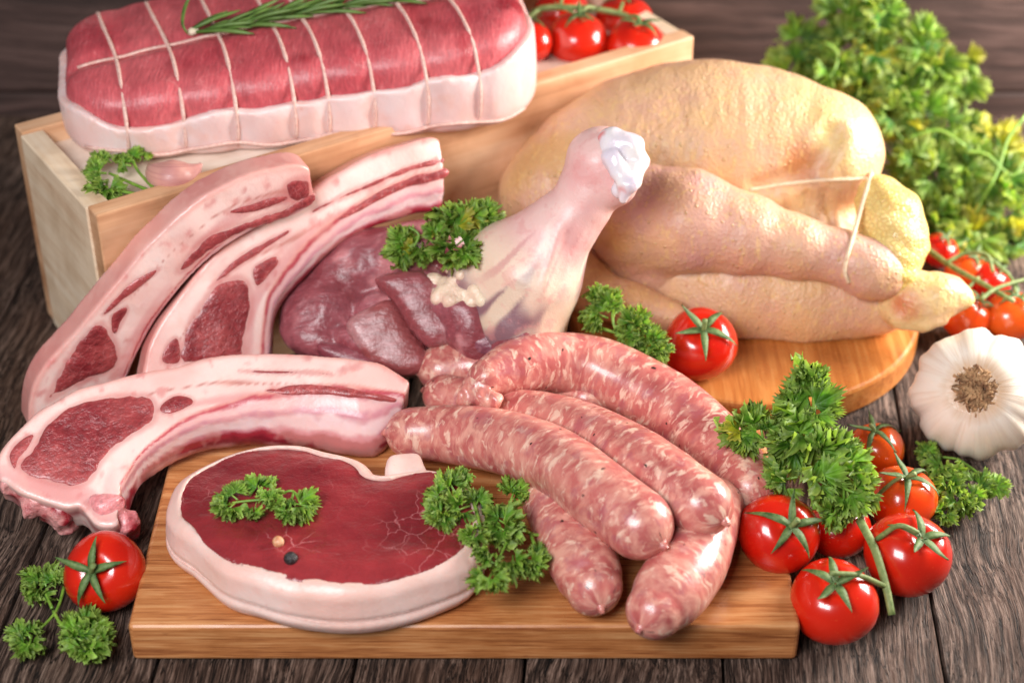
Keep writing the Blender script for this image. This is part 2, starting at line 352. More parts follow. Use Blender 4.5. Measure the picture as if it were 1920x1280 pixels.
M['roast'] = m_flesh('roast_meat', .36, .18, (1, .25, .2), .3, ((.7, .3, .3), (7, .3, .06)), .16, .3, fib=((3.4, .5, .9), (0, 0, -.6), 2.2, .78, L(228, 150, 150), .5), veins=(.5, .25, .6))
M['thigh'] = m_flesh('thigh_meat', .34, .2, (1, .3, .25), .3, ((2, .4, .2), (6, .25, .05)), .22, .24, fib=((.5, 2.4, 1.4), (0, .4, .6), 2.4, .8, L(206, 140, 146), .5), spk=((1.3, .58, L(210, 156, 160), .25),))
M['skin_pink'] = m_flesh('pink_skin', .36, .35, (1, .45, .35), .5, ((1.2, .3, .2), (14, .5, .05)), .2, .2, spk=((1.1, .55, L(226, 150, 146), .35),))
M['cartilage'] = m_flesh('cartilage', .24, .3, (1, .8, .7), .3, ((2, .35, .15),), .5, .14)
M['bonefat'] = m_flesh('yellow_fat', .38, .3, (1, .7, .5), .4, ((2.4, .6, .3), (8, .3, .06)), .2, .2)
def m_chicken():
    g = G('chicken_skin'); o = g.obj(); c = g.attr('Col')
    c = g.mix(g.ramp(g.noise(o, .45, 4, .6), [(.44, 0), (.68, .42)]), c, L(236, 190, 126)); c = g.mix(g.ramp(g.noise(g.vadd(o, (5, 9, 1)), .35, 4, .6), [(.46, 0), (.66, .6)]), c, L(222, 172, 158))
    st = g.noise(g.mp(g.warp(o, .5, .6), (1, 1, .45), (0, .5, 0)), 3.2, 3, .55); c = g.mix(g.ramp(st, [(.56, 0), (.7, .5)]), c, L(246, 214, 140))
    pv = g.vor(g.warp(o, 2, .15), 2.1); c = g.mix(g.ramp(pv, [(.08, .75), (.22, 0)]), c, L(238, 200, 142))
    c = g.mix(g.ramp(g.noise(g.vadd(o, (3, 3, 8)), 2.2, 3), [(.7, 0), (.76, .5)]), c, L(196, 110, 70))
    c = g.mix(1, c, (.90, .86, .83), 'MULTIPLY')
    n = g.bump(g.math('MULTIPLY', g.ramp(pv, [(.0, 1), (.22, 0)]), g.ramp(g.noise(o, .5, 2), [(.38, .25), (.6, 1)])), .85, .11); n = g.bump(g.noise(g.mp(g.warp(o, .4, 1), (1.6, .8, .5), (0, .6, 0)), 1.5, 5, .65), .5, .2, n); n = g.bump(g.vor(g.warp(o, 3, .1), 5.5), .7, .05, n)
    return g.set(col=c, rough=.4, sss=.22, srad=(1, .5, .25), ssc=.5, coat=.15, crough=.25, nrm=n)
M['chicken'] = m_chicken()
def m_scaly():
    g = G('scaly_yellow_skin'); o = g.obj(); v = g.vor(g.warp(g.mp(o, (1, 1, 1.2)), 1.5, .3), 3.6, 'DISTANCE_TO_EDGE')
    c = g.mix(g.ramp(v, [(0, .45), (.16, 0)]), g.attr('Col'), L(216, 160, 80)); return g.set(col=c, rough=.4, sss=.3, srad=(1, .6, .2), ssc=.4, coat=.15, nrm=g.bump(g.ramp(v, [(0, 0), (.2, 1)]), .5, .12))
M['scaly'] = m_scaly()
M['sausage'] = m_sausage()
M['tom'] = m_tomato('tomato_skin', L(190, 22, 10), L(210, 38, 16)); M['tomo'] = m_tomato('orange_tomato_skin', L(214, 62, 14), L(226, 92, 24))
M['sepal'] = m_plain('sepal_green', L(64, 92, 44), L(112, 134, 76), 3, .6, 0, (9, .6, .05)); M['stalk'] = m_plain('vine_green', L(98, 120, 62), L(142, 154, 96), 3, .6, 0, (8, .5, .05))
M['leaf'] = m_leaf('parsley_leaf', L(80, 134, 32), L(130, 176, 56), L(186, 210, 104)); M['leafb'] = m_leaf('bunch_leaf', L(70, 128, 38), L(142, 174, 60), L(196, 208, 104), .4)
M['leafy'] = m_leaf('yellow_leaf', L(176, 180, 40), L(206, 200, 62), L(226, 218, 110), .4)
M['stem'] = m_plain('parsley_stem', L(96, 138, 44), L(134, 166, 66), 2, .4, .1); M['needle'] = m_plain('rosemary_needle', L(58, 92, 34), L(104, 134, 62), 2, .4)
M['pale'] = m_plain('pale_bud', L(206, 196, 160), L(232, 214, 190), 4, .6)
M['string'] = m_plain('butcher_string', L(222, 172, 160), L(240, 206, 194), 6, .7, 0, (22, .8, .05)); M['string_c'] = m_plain('cream_string', L(236, 206, 168), L(246, 226, 198), 6, .7, 0, (22, .8, .05))
M['pepper_b'] = m_plain('black_pepper', L(22, 20, 22), L(58, 52, 52), 6, .5, 0, (6, 1, .1)); M['pepper_w'] = m_plain('pale_pepper', L(196, 130, 90), L(226, 178, 140), 6, .45, .1)
M['root'] = m_plain('garlic_roots', L(112, 76, 50), L(204, 162, 118), 2, .8, 0, (9, .8, .08))
def m_garlic(name, base, tint, tint2, ring=False):
    g = G(name); o = g.attr('Loc', 'Vector'); f = g.noise(g.mp(o, (5, 5, .25)), 1.6, 5, .6, .2); f2 = g.noise(g.obj(), .5, 3)
    c = g.mix(g.ramp(f, [(.52, 0), (.72, .5)]), base, tint); c = g.mix(g.ramp(f2, [(.45, 0), (.7, .6)]), c, tint2)
    sx = g.n('SeparateXYZ'); g.put(sx.inputs[0], o); c = g.mix(g.ramp(g.math('ADD', sx.outputs[2], g.math('MULTIPLY', f, .5)), [(.7, .85), (1.05, 0)]) if ring else 0, c, L(206, 164, 122))
    return g.set(col=c, rough=.42, sss=.25, srad=(1, .8, .6), ssc=.4, coat=.1, nrm=g.bump(f, .45, .12))
M['garlic'] = m_garlic('garlic_skin', L(236, 224, 210), L(212, 182, 156), L(228, 204, 180), True); M['clove'] = m_garlic('clove_skin', L(206, 150, 138), L(128, 62, 80), L(160, 88, 98))
# ------------------------------------------------------------------ the setting
tb = struct('table'); tb.rotation_euler = (0, 0, radians(-4)); x = -62.
WALL_Y = 25.5
while x < 62:
    wd = random.choice((7.2, 8.4, 9.3, 6.6)); me = boxmesh('plank', wd-.14, 92, 3, .12)
    mobj('plank', me, M['table'], tb, (x+wd/2, -18, -1.5-random.random()*.12), (0, random.uniform(-.006, .006), 0)); x += wd
wl = struct('wall')
for i in range(8):
    mobj('plank', boxmesh('plank', 150, 2, 9.2, .15), M['wall'], wl, (0, WALL_Y+1+random.random()*.15, -3+i*9.35))
# ------------------------------------------------------------------ boards
bd = thing('cutting_board', 'rectangular bamboo cutting board under the steak and sausages', 'cutting board', (-2, -16.7, 0))
mobj('board_panel', boxmesh('board_panel', 28.2, 13.8, 2, .22, 3), M['bamboo'], bd, (0, 0, 1))
rb = thing('round_board', 'round wooden board the whole chicken sits on', 'cutting board', (12.4, 1.6, 0))
def disc(r, h, bev, n=96):
    prof = [(0, 0), (r-bev, 0), (r, bev), (r, h-bev), (r-bev*.3, h-bev*.3), (r-bev, h), (0, h)]
    V = []; F = []
    for (a, z) in prof: V += [(a*cos(2*pi*k/n), a*sin(2*pi*k/n), z) for k in range(n)]
    for i in range(len(prof)-1):
        for k in range(n): l = (k+1) % n; F.append((i*n+k, i*n+l, (i+1)*n+l, (i+1)*n+k))
    return V, F
V, F = disc(9.3, 1.6, .2); me = pmesh('board_panel', V, F, False); o = mobj('board_panel', me, M['round'], rb)
# ------------------------------------------------------------------ crate
CH = 11.6; ca = radians(33.2); cw, cl = 10.8, 35.3
crate = thing('wooden_crate', 'pale pine crate with raised rim behind the chops', 'crate', (-19.41, -6.37, 0)); crate.rotation_euler = (0, 0, ca)
t = 1.1
def cpart(name, sx, sy, sz, loc, mat, rot=(0, 0, 0)): return mobj(name, boxmesh(name, sx, sy, sz, .08), M[mat], crate, loc, rot)
cpart('side_panel', cl-.02, t, CH, (cl/2, t/2, CH/2), 'pine_o'); cpart('side_panel', cl-.02, t, CH, (cl/2, cw-t/2, CH/2), 'pine_o')
e1 = cpart('end_panel', cw-2*t-.01, t+.1, CH-.1, (t/2-.04, cw/2, CH/2-.06), 'pine', (0, 0, pi/2)); cpart('end_panel', cw-2*t-.01, t, CH-.1, (cl-t/2, cw/2, CH/2-.06), 'pine', (0, 0, pi/2))
cpart('top_panel', cl-2*t-.02, cw-2*t-.02, .6, (cl/2, cw/2, CH-1.3), 'pine_w')
LID = CH-1.0
# ------------------------------------------------------------------ tied roast
rdir = radians(11); R0 = np.array([-11.3, 7.8, LID]); rx_, ry_ = np.array([cos(rdir), sin(rdir)]), np.array([-sin(rdir), cos(rdir)])
def rloc(X, Y): return (X-R0[0])*rx_[0]+(Y-R0[1])*rx_[1], (X-R0[0])*ry_[0]+(Y-R0[1])*ry_[1]
RL, RW = 12.35, 6.4; loops = [-9.0, -6.2, -3.6, -.7, 1.0, 3.3, 6.0, 8.7]
def RV(u): return -2.3+1.7*np.sin((u+12)/24*pi*.8)
def pinch(u): return sum(np.exp(-((u-a)/.55)**2) for a in loops)
def roast_f(X, Y, Z, grow=0., top=0.):
    u, v = rloc(X, Y); pk = pinch(u); v = v*(1+.42*sst(3, -12, u)*(v > 0))
    qx, qy = np.abs(u)-(RL-4.2), np.abs(v)-(RW-4.2)
    d2 = np.minimum(np.maximum(qx, qy), 0)+np.sqrt(np.maximum(qx, 0)**2+np.maximum(qy, 0)**2)-4.2+.2*pk-grow
    hh = 3.6+1.9*(u+RL)/(2*RL)+.5*(1-(v/RW)**2)+.06*v-.08*pk-.3*np.exp(-((v-RV(u))/.5)**2)+top
    w_ = Z-LID
    d2 = d2+.10*((w_-2)/2)**2-.12*vnoise(X, Y, Z, .35, 3)
    return rext(d2, np.maximum(w_-hh, -w_), 1.0)
def roast_red(X, Y, Z): return roast_f(X, Y, Z, -.42, -.02)
roast = thing('tied_roast', 'large raw red roast wrapped in white fat and tied with string on the crate', 'roast', R0)
def fatf(X, Y, Z):
    u, v = rloc(X, Y); d = roast_f(X, Y, Z)
    top = (Z-LID)-(1.75+1.7*(u+RL)/(2*RL)+.22*vnoise(X, Y, 0*X, .45, 5)-.5*np.maximum(np.abs(v)-4, 0)*0+.6*sst(8.5, 11.6, np.abs(u)))
    inner = roast_f(X, Y, Z, -.55, -.3)
    return np.maximum(d, -smin(-top, inner, .01)) if False else np.maximum(np.maximum(d, top-.15), -np.maximum(inner, top-9))
def fatcol(X, Y, Z): return mixc(lin(238, 216, 214), lin(230, 190, 184), .5+fbm(X, Y, Z, .5, 3))
def redcol(X, Y, Z):
    n = fbm(X, Y, Z, .35, 3, 4); c = mixc(lin(184, 70, 80), lin(208, 104, 108), .5+n)
    return mixc(c, lin(150, 36, 48), sst(.1, .5, fbm(X, Y, Z, .5, 2, 9)))
rc = np.array([R0[0], R0[1], LID]); lo, hi = rc-[13.5, 9, .3], rc+[13.5, 9, 7.2]
sdfpart('fat_wrap', fatf, lo, hi, .16, M['fat'], roast, R0, fatcol)
sdfpart('meat', lambda X, Y, Z: roast_red(X, Y, Z)+.05*fbm(X, Y, Z, .9, 2, 8), lo, hi, .17, M['roast'], roast, R0, redcol)
def roast_union(X, Y, Z): return np.minimum(roast_red(X, Y, Z), fatf(X, Y, Z))
def surf_r(f, c, d, rmax=9): 
    ts = np.arange(rmax, 0, -.05); P = c[:, None]+np.asarray(d)[:, None]*ts; v = f(P[0], P[1], P[2]); i = np.argmax(v < 0); return c+np.asarray(d)*(ts[i] if v[i] < 0 else .5)
def roast_string(ua, ub, up=(0, 0, 1)):   # loop crossing the top from ua (front edge) to ub (back edge)
    pts = []
    for k in range(40):
        a = 2*pi*k/40; vv = cos(a); zz = sin(a)
        u = ua+(ub-ua)*(vv+1)/2
        c = np.array([*(R0[:2]+rx_*u), LID+2.4]); d = np.array([ry_[0]*vv, ry_[1]*vv, zz*.62]); d = d/np.linalg.norm(d)
        p = surf_r(roast_union, c, d); pts.append(p+d*.14)
    P = np.array(pts); P = (P+np.roll(P, 1, 0)+np.roll(P, -1, 0))/3
    mobj('string', pmesh('string', *tube(P-R0, .095*(1+.12*np.sin(np.arange(40)*1.7)), 7, True)), M['string'], roast)
for ua, ub in zip(loops, [-10.3, -7.8, -5.0, -2.4, -.9, 1.4, 4.0, 6.6]): roast_string(ua, ub)
def top_string(vf, side=False, n=60, u0=-11.2, u1=11.2):
    pts = []
    for u in np.linspace(u0, u1, n):
        if side: c = np.array([*(R0[:2]+rx_*u-ry_*1.), LID+1.1+vf(u)]); d = np.array([-ry_[0], -ry_[1], 0])
        else: c = np.array([*(R0[:2]+rx_*u+ry_*vf(u)), LID+1.5]); d = np.array([0, 0, 1.])
        pts.append(surf_r(roast_union, c, d)+d*.12)
    P = np.array(pts); P[1:-1] = (P[1:-1]+P[:-2]+P[2:])/3
    mobj('string', pmesh('string', *tube(P-R0, .085, 6)), M['string'], roast)
top_string(lambda u: float(RV(u))); top_string(lambda u: -.35+.18*sin(u*1.1), True)
# ------------------------------------------------------------------ steak
SZ = 4.55
mp_ = [(330, 950), (335, 925), (352, 898), (400, 868), (445, 848), (500, 838), (560, 838), (600, 848), (645, 858), (672, 868), (690, 888), (720, 894), (760, 886), (800, 880), (835, 890), (872, 920), (890, 960), (885, 1000), (860, 1040), (800, 1066), (720, 1086), (640, 1094), (570, 1086), (500, 1070), (440, 1050), (400, 1025), (370, 1000), (342, 978)]
SP = cspl([at(a, b, SZ)[:2] for a, b in mp_], 3)
steak = thing('beef_steak', 'thick deep red steak wrapped in a band of white fat on the bamboo board', 'steak', (*SP.mean(0), 2.0)); S0 = np.array([*SP.mean(0), 2.0])
def steak_d2(X, Y): return poly2(X, Y, SP)
def steak_meat(X, Y, Z):
    d2 = steak_d2(X, Y); top = SZ+.04-.12*sst(-1.0, .1, d2)+.10*vnoise(X, Y, 0*X, .5, 2)+.03*vnoise(X, Y, 0*X, 1.7, 4)
    return rext(d2-.1, np.maximum(Z-top, 2.15-Z), .12)
def steak_fat(X, Y, Z):
    d2 = steak_d2(X, Y); n = vnoise(X, Y, Z, .5, 6); tt = (Z-2)/2.6
    out = d2-(.42+.25*sst(.9, .1, tt)*sst(0, .3, tt)+.12*n-.10*np.exp(-((Z-2.95)/.12)**2)*1)
    top = SZ-.0+.08*vnoise(X, Y, 0*X, .6, 3)-.32*sst(-.1, .55, d2); bot = 2.02+.10*np.maximum(vnoise(X, Y, 0*X, .5, 8), 0)
    return np.maximum(rext(out, np.maximum(Z-top, bot-Z), .26), -(d2+.12+.14*vnoise(X, Y, 0*X, .9, 1)+.05*vnoise(X, Y, 0*X, 3, 1)))
lo, hi = np.array([*(SP.min(0)-1.3), 1.8]), np.array([*(SP.max(0)+1.3), 5.0])
sdfpart('meat', steak_meat, lo, hi, .11, M['steak'], steak, S0, lambda X, Y, Z: mixc(lin(116, 30, 38), lin(152, 50, 54), .45+fbm(X, Y, Z, .35, 3)+.5*sst(-1.2, 0, steak_d2(X, Y))*0))
sdfpart('fat_band', steak_fat, lo, hi, .10, M['fat'], steak, S0, lambda X, Y, Z: mixc(lin(236, 208, 200), lin(226, 184, 172), .45+fbm(X, Y, Z, .5, 3)+.4*sst(3, 4.4, Z)*.5))
o3 = cspl([at(a, b, SZ)[:2] for a, b in mp_], 3); ctr = o3.mean(0); pts = []
for p in o3[::1]:
    d = p-ctr; d = d/np.linalg.norm(d); q = surf_r(steak_fat, np.array([*(p-d*.0), 2.95+.12*sin(p[0])]), np.array([*d, 0]), 1.4); pts.append(q)
P = np.array(pts); P = (P+np.roll(P, 1, 0)+np.roll(P, -1, 0))/3
mobj('string', pmesh('string', *tube(P-S0, .055, 6, True)), M['string'], steak)
FLP = cspl([at(a, b, 4.4)[:2] for a, b in [(722, 898), (724, 858), (744, 845), (780, 843), (794, 860), (804, 894), (760, 898)]], 3)
def flap_f(X, Y, Z): return np.maximum(rext(poly2(X, Y, FLP)+.06*vnoise(X, Y, Z, 1.2, 4), np.maximum(Z-(4.34+.08*vnoise(X, Y, 0*X, 1.1, 2)), 2.05-Z), .24), -(steak_d2(X, Y)+.3))
sdfpart('fat_flap', flap_f, np.array([*(FLP.min(0)-.3), 1.8]), np.array([*(FLP.max(0)+.3), 5.]), .1, M['fat'], steak, S0, lambda X, Y, Z: mixc(lin(236, 208, 200), lin(228, 186, 174), .5+fbm(X, Y, Z, .8)))
# ------------------------------------------------------------------ chops
def chop(label, outer, inner, leans, ABC, T, bnd, h=.12, vert=None):
    A, B, C_ = ABC; n = np.cross(B-A, C_-A); n /= np.linalg.norm(n)
    if n @ (CAM-A) < 0: n = -n
    e1 = (B-A)/np.linalg.norm(B-A); e2 = np.cross(n, e1); o = A
    def uv(p): q = onp(p[0], p[1], o, n)-o; return np.array([q @ e1, q @ e2])
    out = spline([uv(p) for p in outer], len(outer)*3); inn = spline([uv(p) for p in inner], len(inner)*3)
    poly = np.vstack([out, inn[::-1]])
    mw = Matrix(((e1[0], e2[0], n[0], o[0]), (e1[1], e2[1], n[1], o[1]), (e1[2], e2[2], n[2], o[2]), (0, 0, 0, 1)))
    t = thing('rib_chop', label, 'chop', mw=mw, group='raw rib chops')
    bd_ = spline([uv(p) for p in bnd], len(bnd)*3); nb = len(bnd)*3; ib = inn[:min(len(inn), int(len(inn)*len(bnd)/len(inner))+1)]; band = np.vstack([bd_, ib[::-1]])
    def tb_(u, v): di = line2(u, v, ib); db = line2(u, v, bd_); return np.where(poly2(u, v, band) < 0, di/(di+db+1e-6), np.where(di < db*.5, 0., 1.))
    LA = [1. if (l_.max(0)-l_.min(0)).min() > 0 and abs(.5*np.sum(l_[:, 0]*np.roll(l_[:, 1], -1)-l_[:, 1]*np.roll(l_[:, 0], -1)))/(np.sum(np.linalg.norm(l_-np.roll(l_, 1, 0), axis=1))+1e-6) > .22 else .25 for l_ in [np.array([uv(p) for p in l]) for l in leans]]
    LP = [cspl([uv(p) for p in l], 3) for l in leans]
    def f(u, v, w_):
        d2 = poly2(u, v, poly)+.07*vnoise(u, v, 0*u, .9, 2)
        tw = .06*vnoise(u, v, 0*u, .8, 5); di = line2(u, v, inn)
        t_ = tb_(u, v); drop = np.where(poly2(u, v, band) < .15, ((.75 if T > 2 else .4)*T*(1-t_)**2), 0)-.10*np.exp(-((t_-.45)/.12)**2)*(t_ < .99)*(t_ > .01)
        return rext(d2, np.maximum(w_+drop-tw, -T-w_), .14)
    def col(u, v, w_):
        di = line2(u, v, inn); do = line2(u, v, out); n1 = fbm(u, v, w_, .5, 3); n2 = fbm(u, v, w_, 1.6, 3, 3)
        c = mixc(lin(242, 212, 204), lin(230, 182, 174), .4+n1*1.1)
        c = mixc(c, lin(214, 130, 118), sst(.35, .05, do)*.55)
        c = mixc(c, lin(214, 132, 128), sst(.15, .5, n2)*.7)
        # layered meat streaks running along the rib
        st = vnoise(di*1.9, u*.10, v*.10, 1, 3); k = sst(.2, .5, st)*sst(2.4, 1.4, di); c = mixc(c, lin(208, 122, 124), k*.55)
        ln_ = np.abs(vnoise(do*1.5+.25*vnoise(u, v, 0*u, .5, 8), u*.07, v*.07, 1, 13)); c = mixc(c, lin(190, 110, 100), sst(.07, .0, ln_)*sst(.25, .7, do)*sst(2.6, 1.6, do)*sst(-.05, .25, vnoise(u, v, 0*u, .25, 21))*.8)
        for i_, l_ in enumerate(LP): c = mixc(c, lin(206, 124, 120), sst(.28 if LA[i_] == 1 else .14, .0, poly2(u, v, l_)+.1*n2)*.6)
        t_ = tb_(u, v)+.10*n2+.05*n1
        cs = mixc(lin(120, 24, 40), lin(158, 40, 56), sst(.02, .10, t_)); cs = mixc(cs, lin(206, 128, 138), sst(.14, .2, t_)); cs = mixc(cs, lin(238, 208, 208), sst(.2, .28, t_)); cs = mixc(cs, lin(206, 140, 150), sst(.36, .46, t_)); cs = mixc(cs, lin(232, 184, 182), sst(.5, .62, t_)); cs = mixc(cs, lin(186, 72, 84), sst(.72, .84, t_)); cs = mixc(cs, lin(226, 160, 150), sst(.9, 1.0, t_))
        inb = sst(.1, -.02, poly2(u, v, band)); c = mixc(c, cs, inb)
        c = mixc(c, lin(170, 60, 74), (1-inb)*(di < do)*sst(-.3, -.7, w_)*sst(-.2, .3, n1+.2))
        so = sst(-.1, -.4, w_)*(do <= di)*sst(1.2, .4, do); c = mixc(c, mixc(lin(226, 168, 158), lin(206, 128, 122), .5+n1), so)
        return c
    lo = np.array([*(poly.min(0)-.6), -T-.5]); hi = np.array([*(poly.max(0)+.6), .5])
    sdfpart('fat', f, lo, hi, h, M['chopfat'], t, colf=col)
    for i, l in enumerate(LP):
        def fl(u, v, w_, l=l, i=i):
            d2 = poly2(u, v, l)-(.05 if LA[i] < 1 else 0)+LA[i]*(.08*vnoise(u, v, 0*u, 1.6, i+1)+.05*vnoise(u, v, 0*u, 4, i)); tw = .06*vnoise(u, v, 0*u, .8, 5)+.07+.04*vnoise(u, v, 0*u, 1.4, i)-.05*sst(-.35, 0, d2)
            return rext(d2, np.abs(w_+.3)-.3-tw, .1)
        def cl_(u, v, w_, i=i): return mixc(lin(136, 44, 50), lin(172, 78, 78), .45+fbm(u, v, w_, .6, 3, i)+.35*fbm(u, v, w_, 3, 2, i)+.7*sst(-.3, .03, poly2(u, v, LP[i])))
        sdfpart('lean_meat', fl, np.array([*(l.min(0)-.4), -.9]), np.array([*(l.max(0)+.4), .4]), .085, M['lean'], t, colf=cl_)
    if vert: vert(t, uv, T)
    return t, o, n
c4 = lambda L_: [(a/1.883, b/1.883+600) for a, b in L_]
c5 = lambda L_: [(a/2.207, b/2.207+240) for a, b in L_]
def vert3(t, uv, T):
    def lump(name, pts, mat, cols, k=.35, h=.1):
        P = [(*uv(p[:2]), p[2], p[3]) for p in pts]
        sdfpart(name, lambda X, Y, Z: chain(X, Y, Z, P, k)+.30*vnoise(X, Y, Z, 1.1, 4)+.16*np.abs(vnoise(X, Y, Z, 2.2, 9))+.05*vnoise(X, Y, Z, 4, 4), *bounds(P, .5), h, mat, t, colf=lambda X, Y, Z: mixc(lin(*cols[0]), lin(*cols[1]), .45+2.6*fbm(X, Y, Z, 1.1, 3, 2)))
    lump('backbone', [(175, 930, -.45, .55), (200, 950, -.6, .75), (222, 955, -1., .65), (226, 950, -1.9, .6), (190, 960, -1.8, .6)], M['lean'], ((176, 40, 58), (232, 150, 152)))
    lump('backbone', [(10, 900, -.7, .55), (60, 925, -1., .65), (105, 940, -1.2, .6), (118, 950, -2.0, .5), (60, 920, -2.1, .5)], M['lean'], ((150, 32, 44), (226, 160, 156)))
chop('lamb rib chop lying in front, its curved rib end touching the sausages',
     [(768, 714), (740, 694), (700, 678), (600, 665), (480, 660), (400, 668), (330, 685), (250, 700), (180, 718), (120, 740), (60, 778), (15, 820), (-12, 865), (-8, 900)],
     [(752, 768), (700, 820), (600, 806), (500, 797), (400, 802), (330, 822), (272, 858), (240, 900), (232, 950), (222, 985), (180, 985), (150, 950), (120, 950), (50, 930), (8, 905)],
     [c4([(145, 400), (190, 350), (270, 300), (380, 270), (500, 265), (545, 290), (550, 330), (530, 370), (440, 420), (370, 480), (330, 545), (280, 585), (180, 575), (110, 550), (70, 525), (75, 500), (110, 465)]),
      c4([(30, 480), (60, 430), (118, 402), (100, 450), (66, 490), (52, 525)]), c4([(560, 320), (590, 280), (640, 265), (682, 287), (650, 310), (600, 330)]),
      c5([(1100, 1085), (1250, 1064), (1400, 1072), (1560, 1100), (1640, 1118), (1500, 1112), (1340, 1095), (1200, 1100)]), c5([(990, 1003), (1150, 1003), (1310, 1008), (1380, 1022), (1300, 1018), (1120, 1012)])],
     (at(130, 935, 3.4), at(760, 725, 5.0), at(120, 745, 5.6)), 2.2, [(766, 736), (700, 728), (634, 720), (544, 727), (453, 745), (349, 783), (290, 826), (252, 862), (226, 905)], vert=vert3)
chop('leftmost lamb rib chop leaning on the crate with a torn rib end',
     [(584, 316), (556, 311), (480, 325), (400, 360), (320, 420), (270, 470), (220, 530), (170, 590), (120, 650), (85, 690), (60, 740), (55, 800)],
     [(592, 392), (560, 415), (500, 432), (440, 462), (390, 500), (345, 545), (305, 600), (275, 650), (250, 700), (235, 760), (230, 800)],
     [c5([(420, 810), (480, 900), (470, 990), (370, 1040), (230, 1110), (195, 1120), (250, 1020), (300, 930), (350, 860)]), c5([(470, 770), (525, 740), (520, 780), (478, 850), (460, 810)]),
      c5([(430, 770), (520, 660), (650, 585), (640, 605), (540, 690)]), c5([(740, 580), (840, 465), (970, 400), (1150, 350), (1285, 275), (1290, 320), (1150, 385), (990, 440), (860, 520), (760, 590)]), c5([(930, 355), (1040, 315), (1180, 280), (1180, 300), (1050, 345)]), c5([(1180, 270), (1190, 225), (1280, 205), (1290, 250), (1260, 300), (1210, 300)])],
     (atd(220, 530, 83.6), atd(570, 330, 85.3), atd(60, 760, 84.9)), 1.6, [(588, 374), (540, 394), (480, 418), (430, 445), (385, 480), (335, 530), (295, 580), (258, 640), (232, 700)])
chop('lamb rib chop in the middle leaning on the crate beside the turkey leg',
     [(826, 262), (800, 259), (700, 290), (620, 332), (545, 385), (470, 430), (400, 480), (350, 540), (310, 590), (280, 645), (266, 700), (268, 720)],
     [(838, 394), (770, 408), (702, 430), (634, 471), (580, 521), (539, 566), (523, 602), (520, 657), (522, 700), (524, 720)],
     [c5([(1040, 700), (1030, 640), (980, 620), (900, 645), (840, 720), (790, 800), (765, 880), (760, 970), (1000, 960), (1005, 870), (1035, 780)]), c5([(670, 970), (690, 900), (730, 865), (745, 900), (740, 975)]), c5([(1048, 600), (1070, 560), (1140, 530), (1150, 560), (1110, 610), (1065, 655)]),
      c5([(865, 660), (960, 560), (1060, 490), (1190, 425), (1180, 445), (1060, 530), (960, 590)]), c5([(1825, 128), (1700, 158), (1500, 240), (1350, 310), (1290, 350), (1360, 318), (1500, 258), (1700, 176), (1828, 146)]), c5([(1840, 170), (1700, 205), (1560, 270), (1450, 340), (1400, 380), (1480, 345), (1580, 290), (1700, 240), (1842, 205)])],
     (atd(300, 700, 85.4), atd(832, 345, 89.8), atd(620, 332, 87.6)), 1.8, [(832, 312), (748, 338), (657, 388), (589, 440), (544, 490), (504, 550), (494, 602), (489, 657), (489, 700), (489, 718)])
# ------------------------------------------------------------------ whole chicken
DC = 96.0
chk = thing('whole_chicken', 'whole raw yellow chicken tied with string on the round board', 'chicken', at(1380, 600, 1.6)); K0 = np.array(chk.location)
B1 = pxs([(1035, 365, DC-.6, 100), (1100, 327, DC-.5, 120), (1180, 300, DC-.3, 144), (1265, 288, DC, 160), (1350, 287, DC, 165), (1440, 291, DC-.4, 153), (1538, 290, DC-1.5, 119)])
B2 = pxs([(1160, 450, DC-1, 85), (1250, 500, DC-1.2, 100), (1380, 530, DC-1.8, 118), (1500, 545, DC-2.5, 104), (1600, 558, DC-3.2, 74), (1650, 570, DC-3.8, 55)])
B3 = pxs([(1380, 415, DC-.4, 122), (1490, 415, DC-1.0, 92), (1550, 420, DC-1.1, 62)])
def body0(X, Y, Z):
    d = chain(X, Y, Z, B1, 1.0); d = smin(d, chain(X, Y, Z, B3, 1.), .55); return smin(d, chain(X, Y, Z, B2, 1.), 1.2)
def hp(x, y): return atd(x, y, hit(body0, x, y) or 93)
FOLD = [hp(1425, 352), hp(1470, 338), hp(1512, 316), hp(1545, 288), hp(1560, 255)]
FOLD2 = [hp(1470, 372), hp(1478, 410), hp(1490, 440)], [hp(1512, 365), hp(1518, 405), hp(1530, 445)], [hp(1550, 362), hp(1553, 400), hp(1560, 440)]
SWR = [[hp(1190+k*22, 215+8*(k % 3)), hp(1180+k*22, 250+6*(k % 2)), hp(1178+k*21, 290)] for k in range(7)]
def lined(X, Y, Z, P):
    d = None
    for a, b in zip(P[:-1], P[1:]): e = seg(X, Y, Z, a, b, 0, 0); d = e if d is None else np.minimum(d, e)
    return d
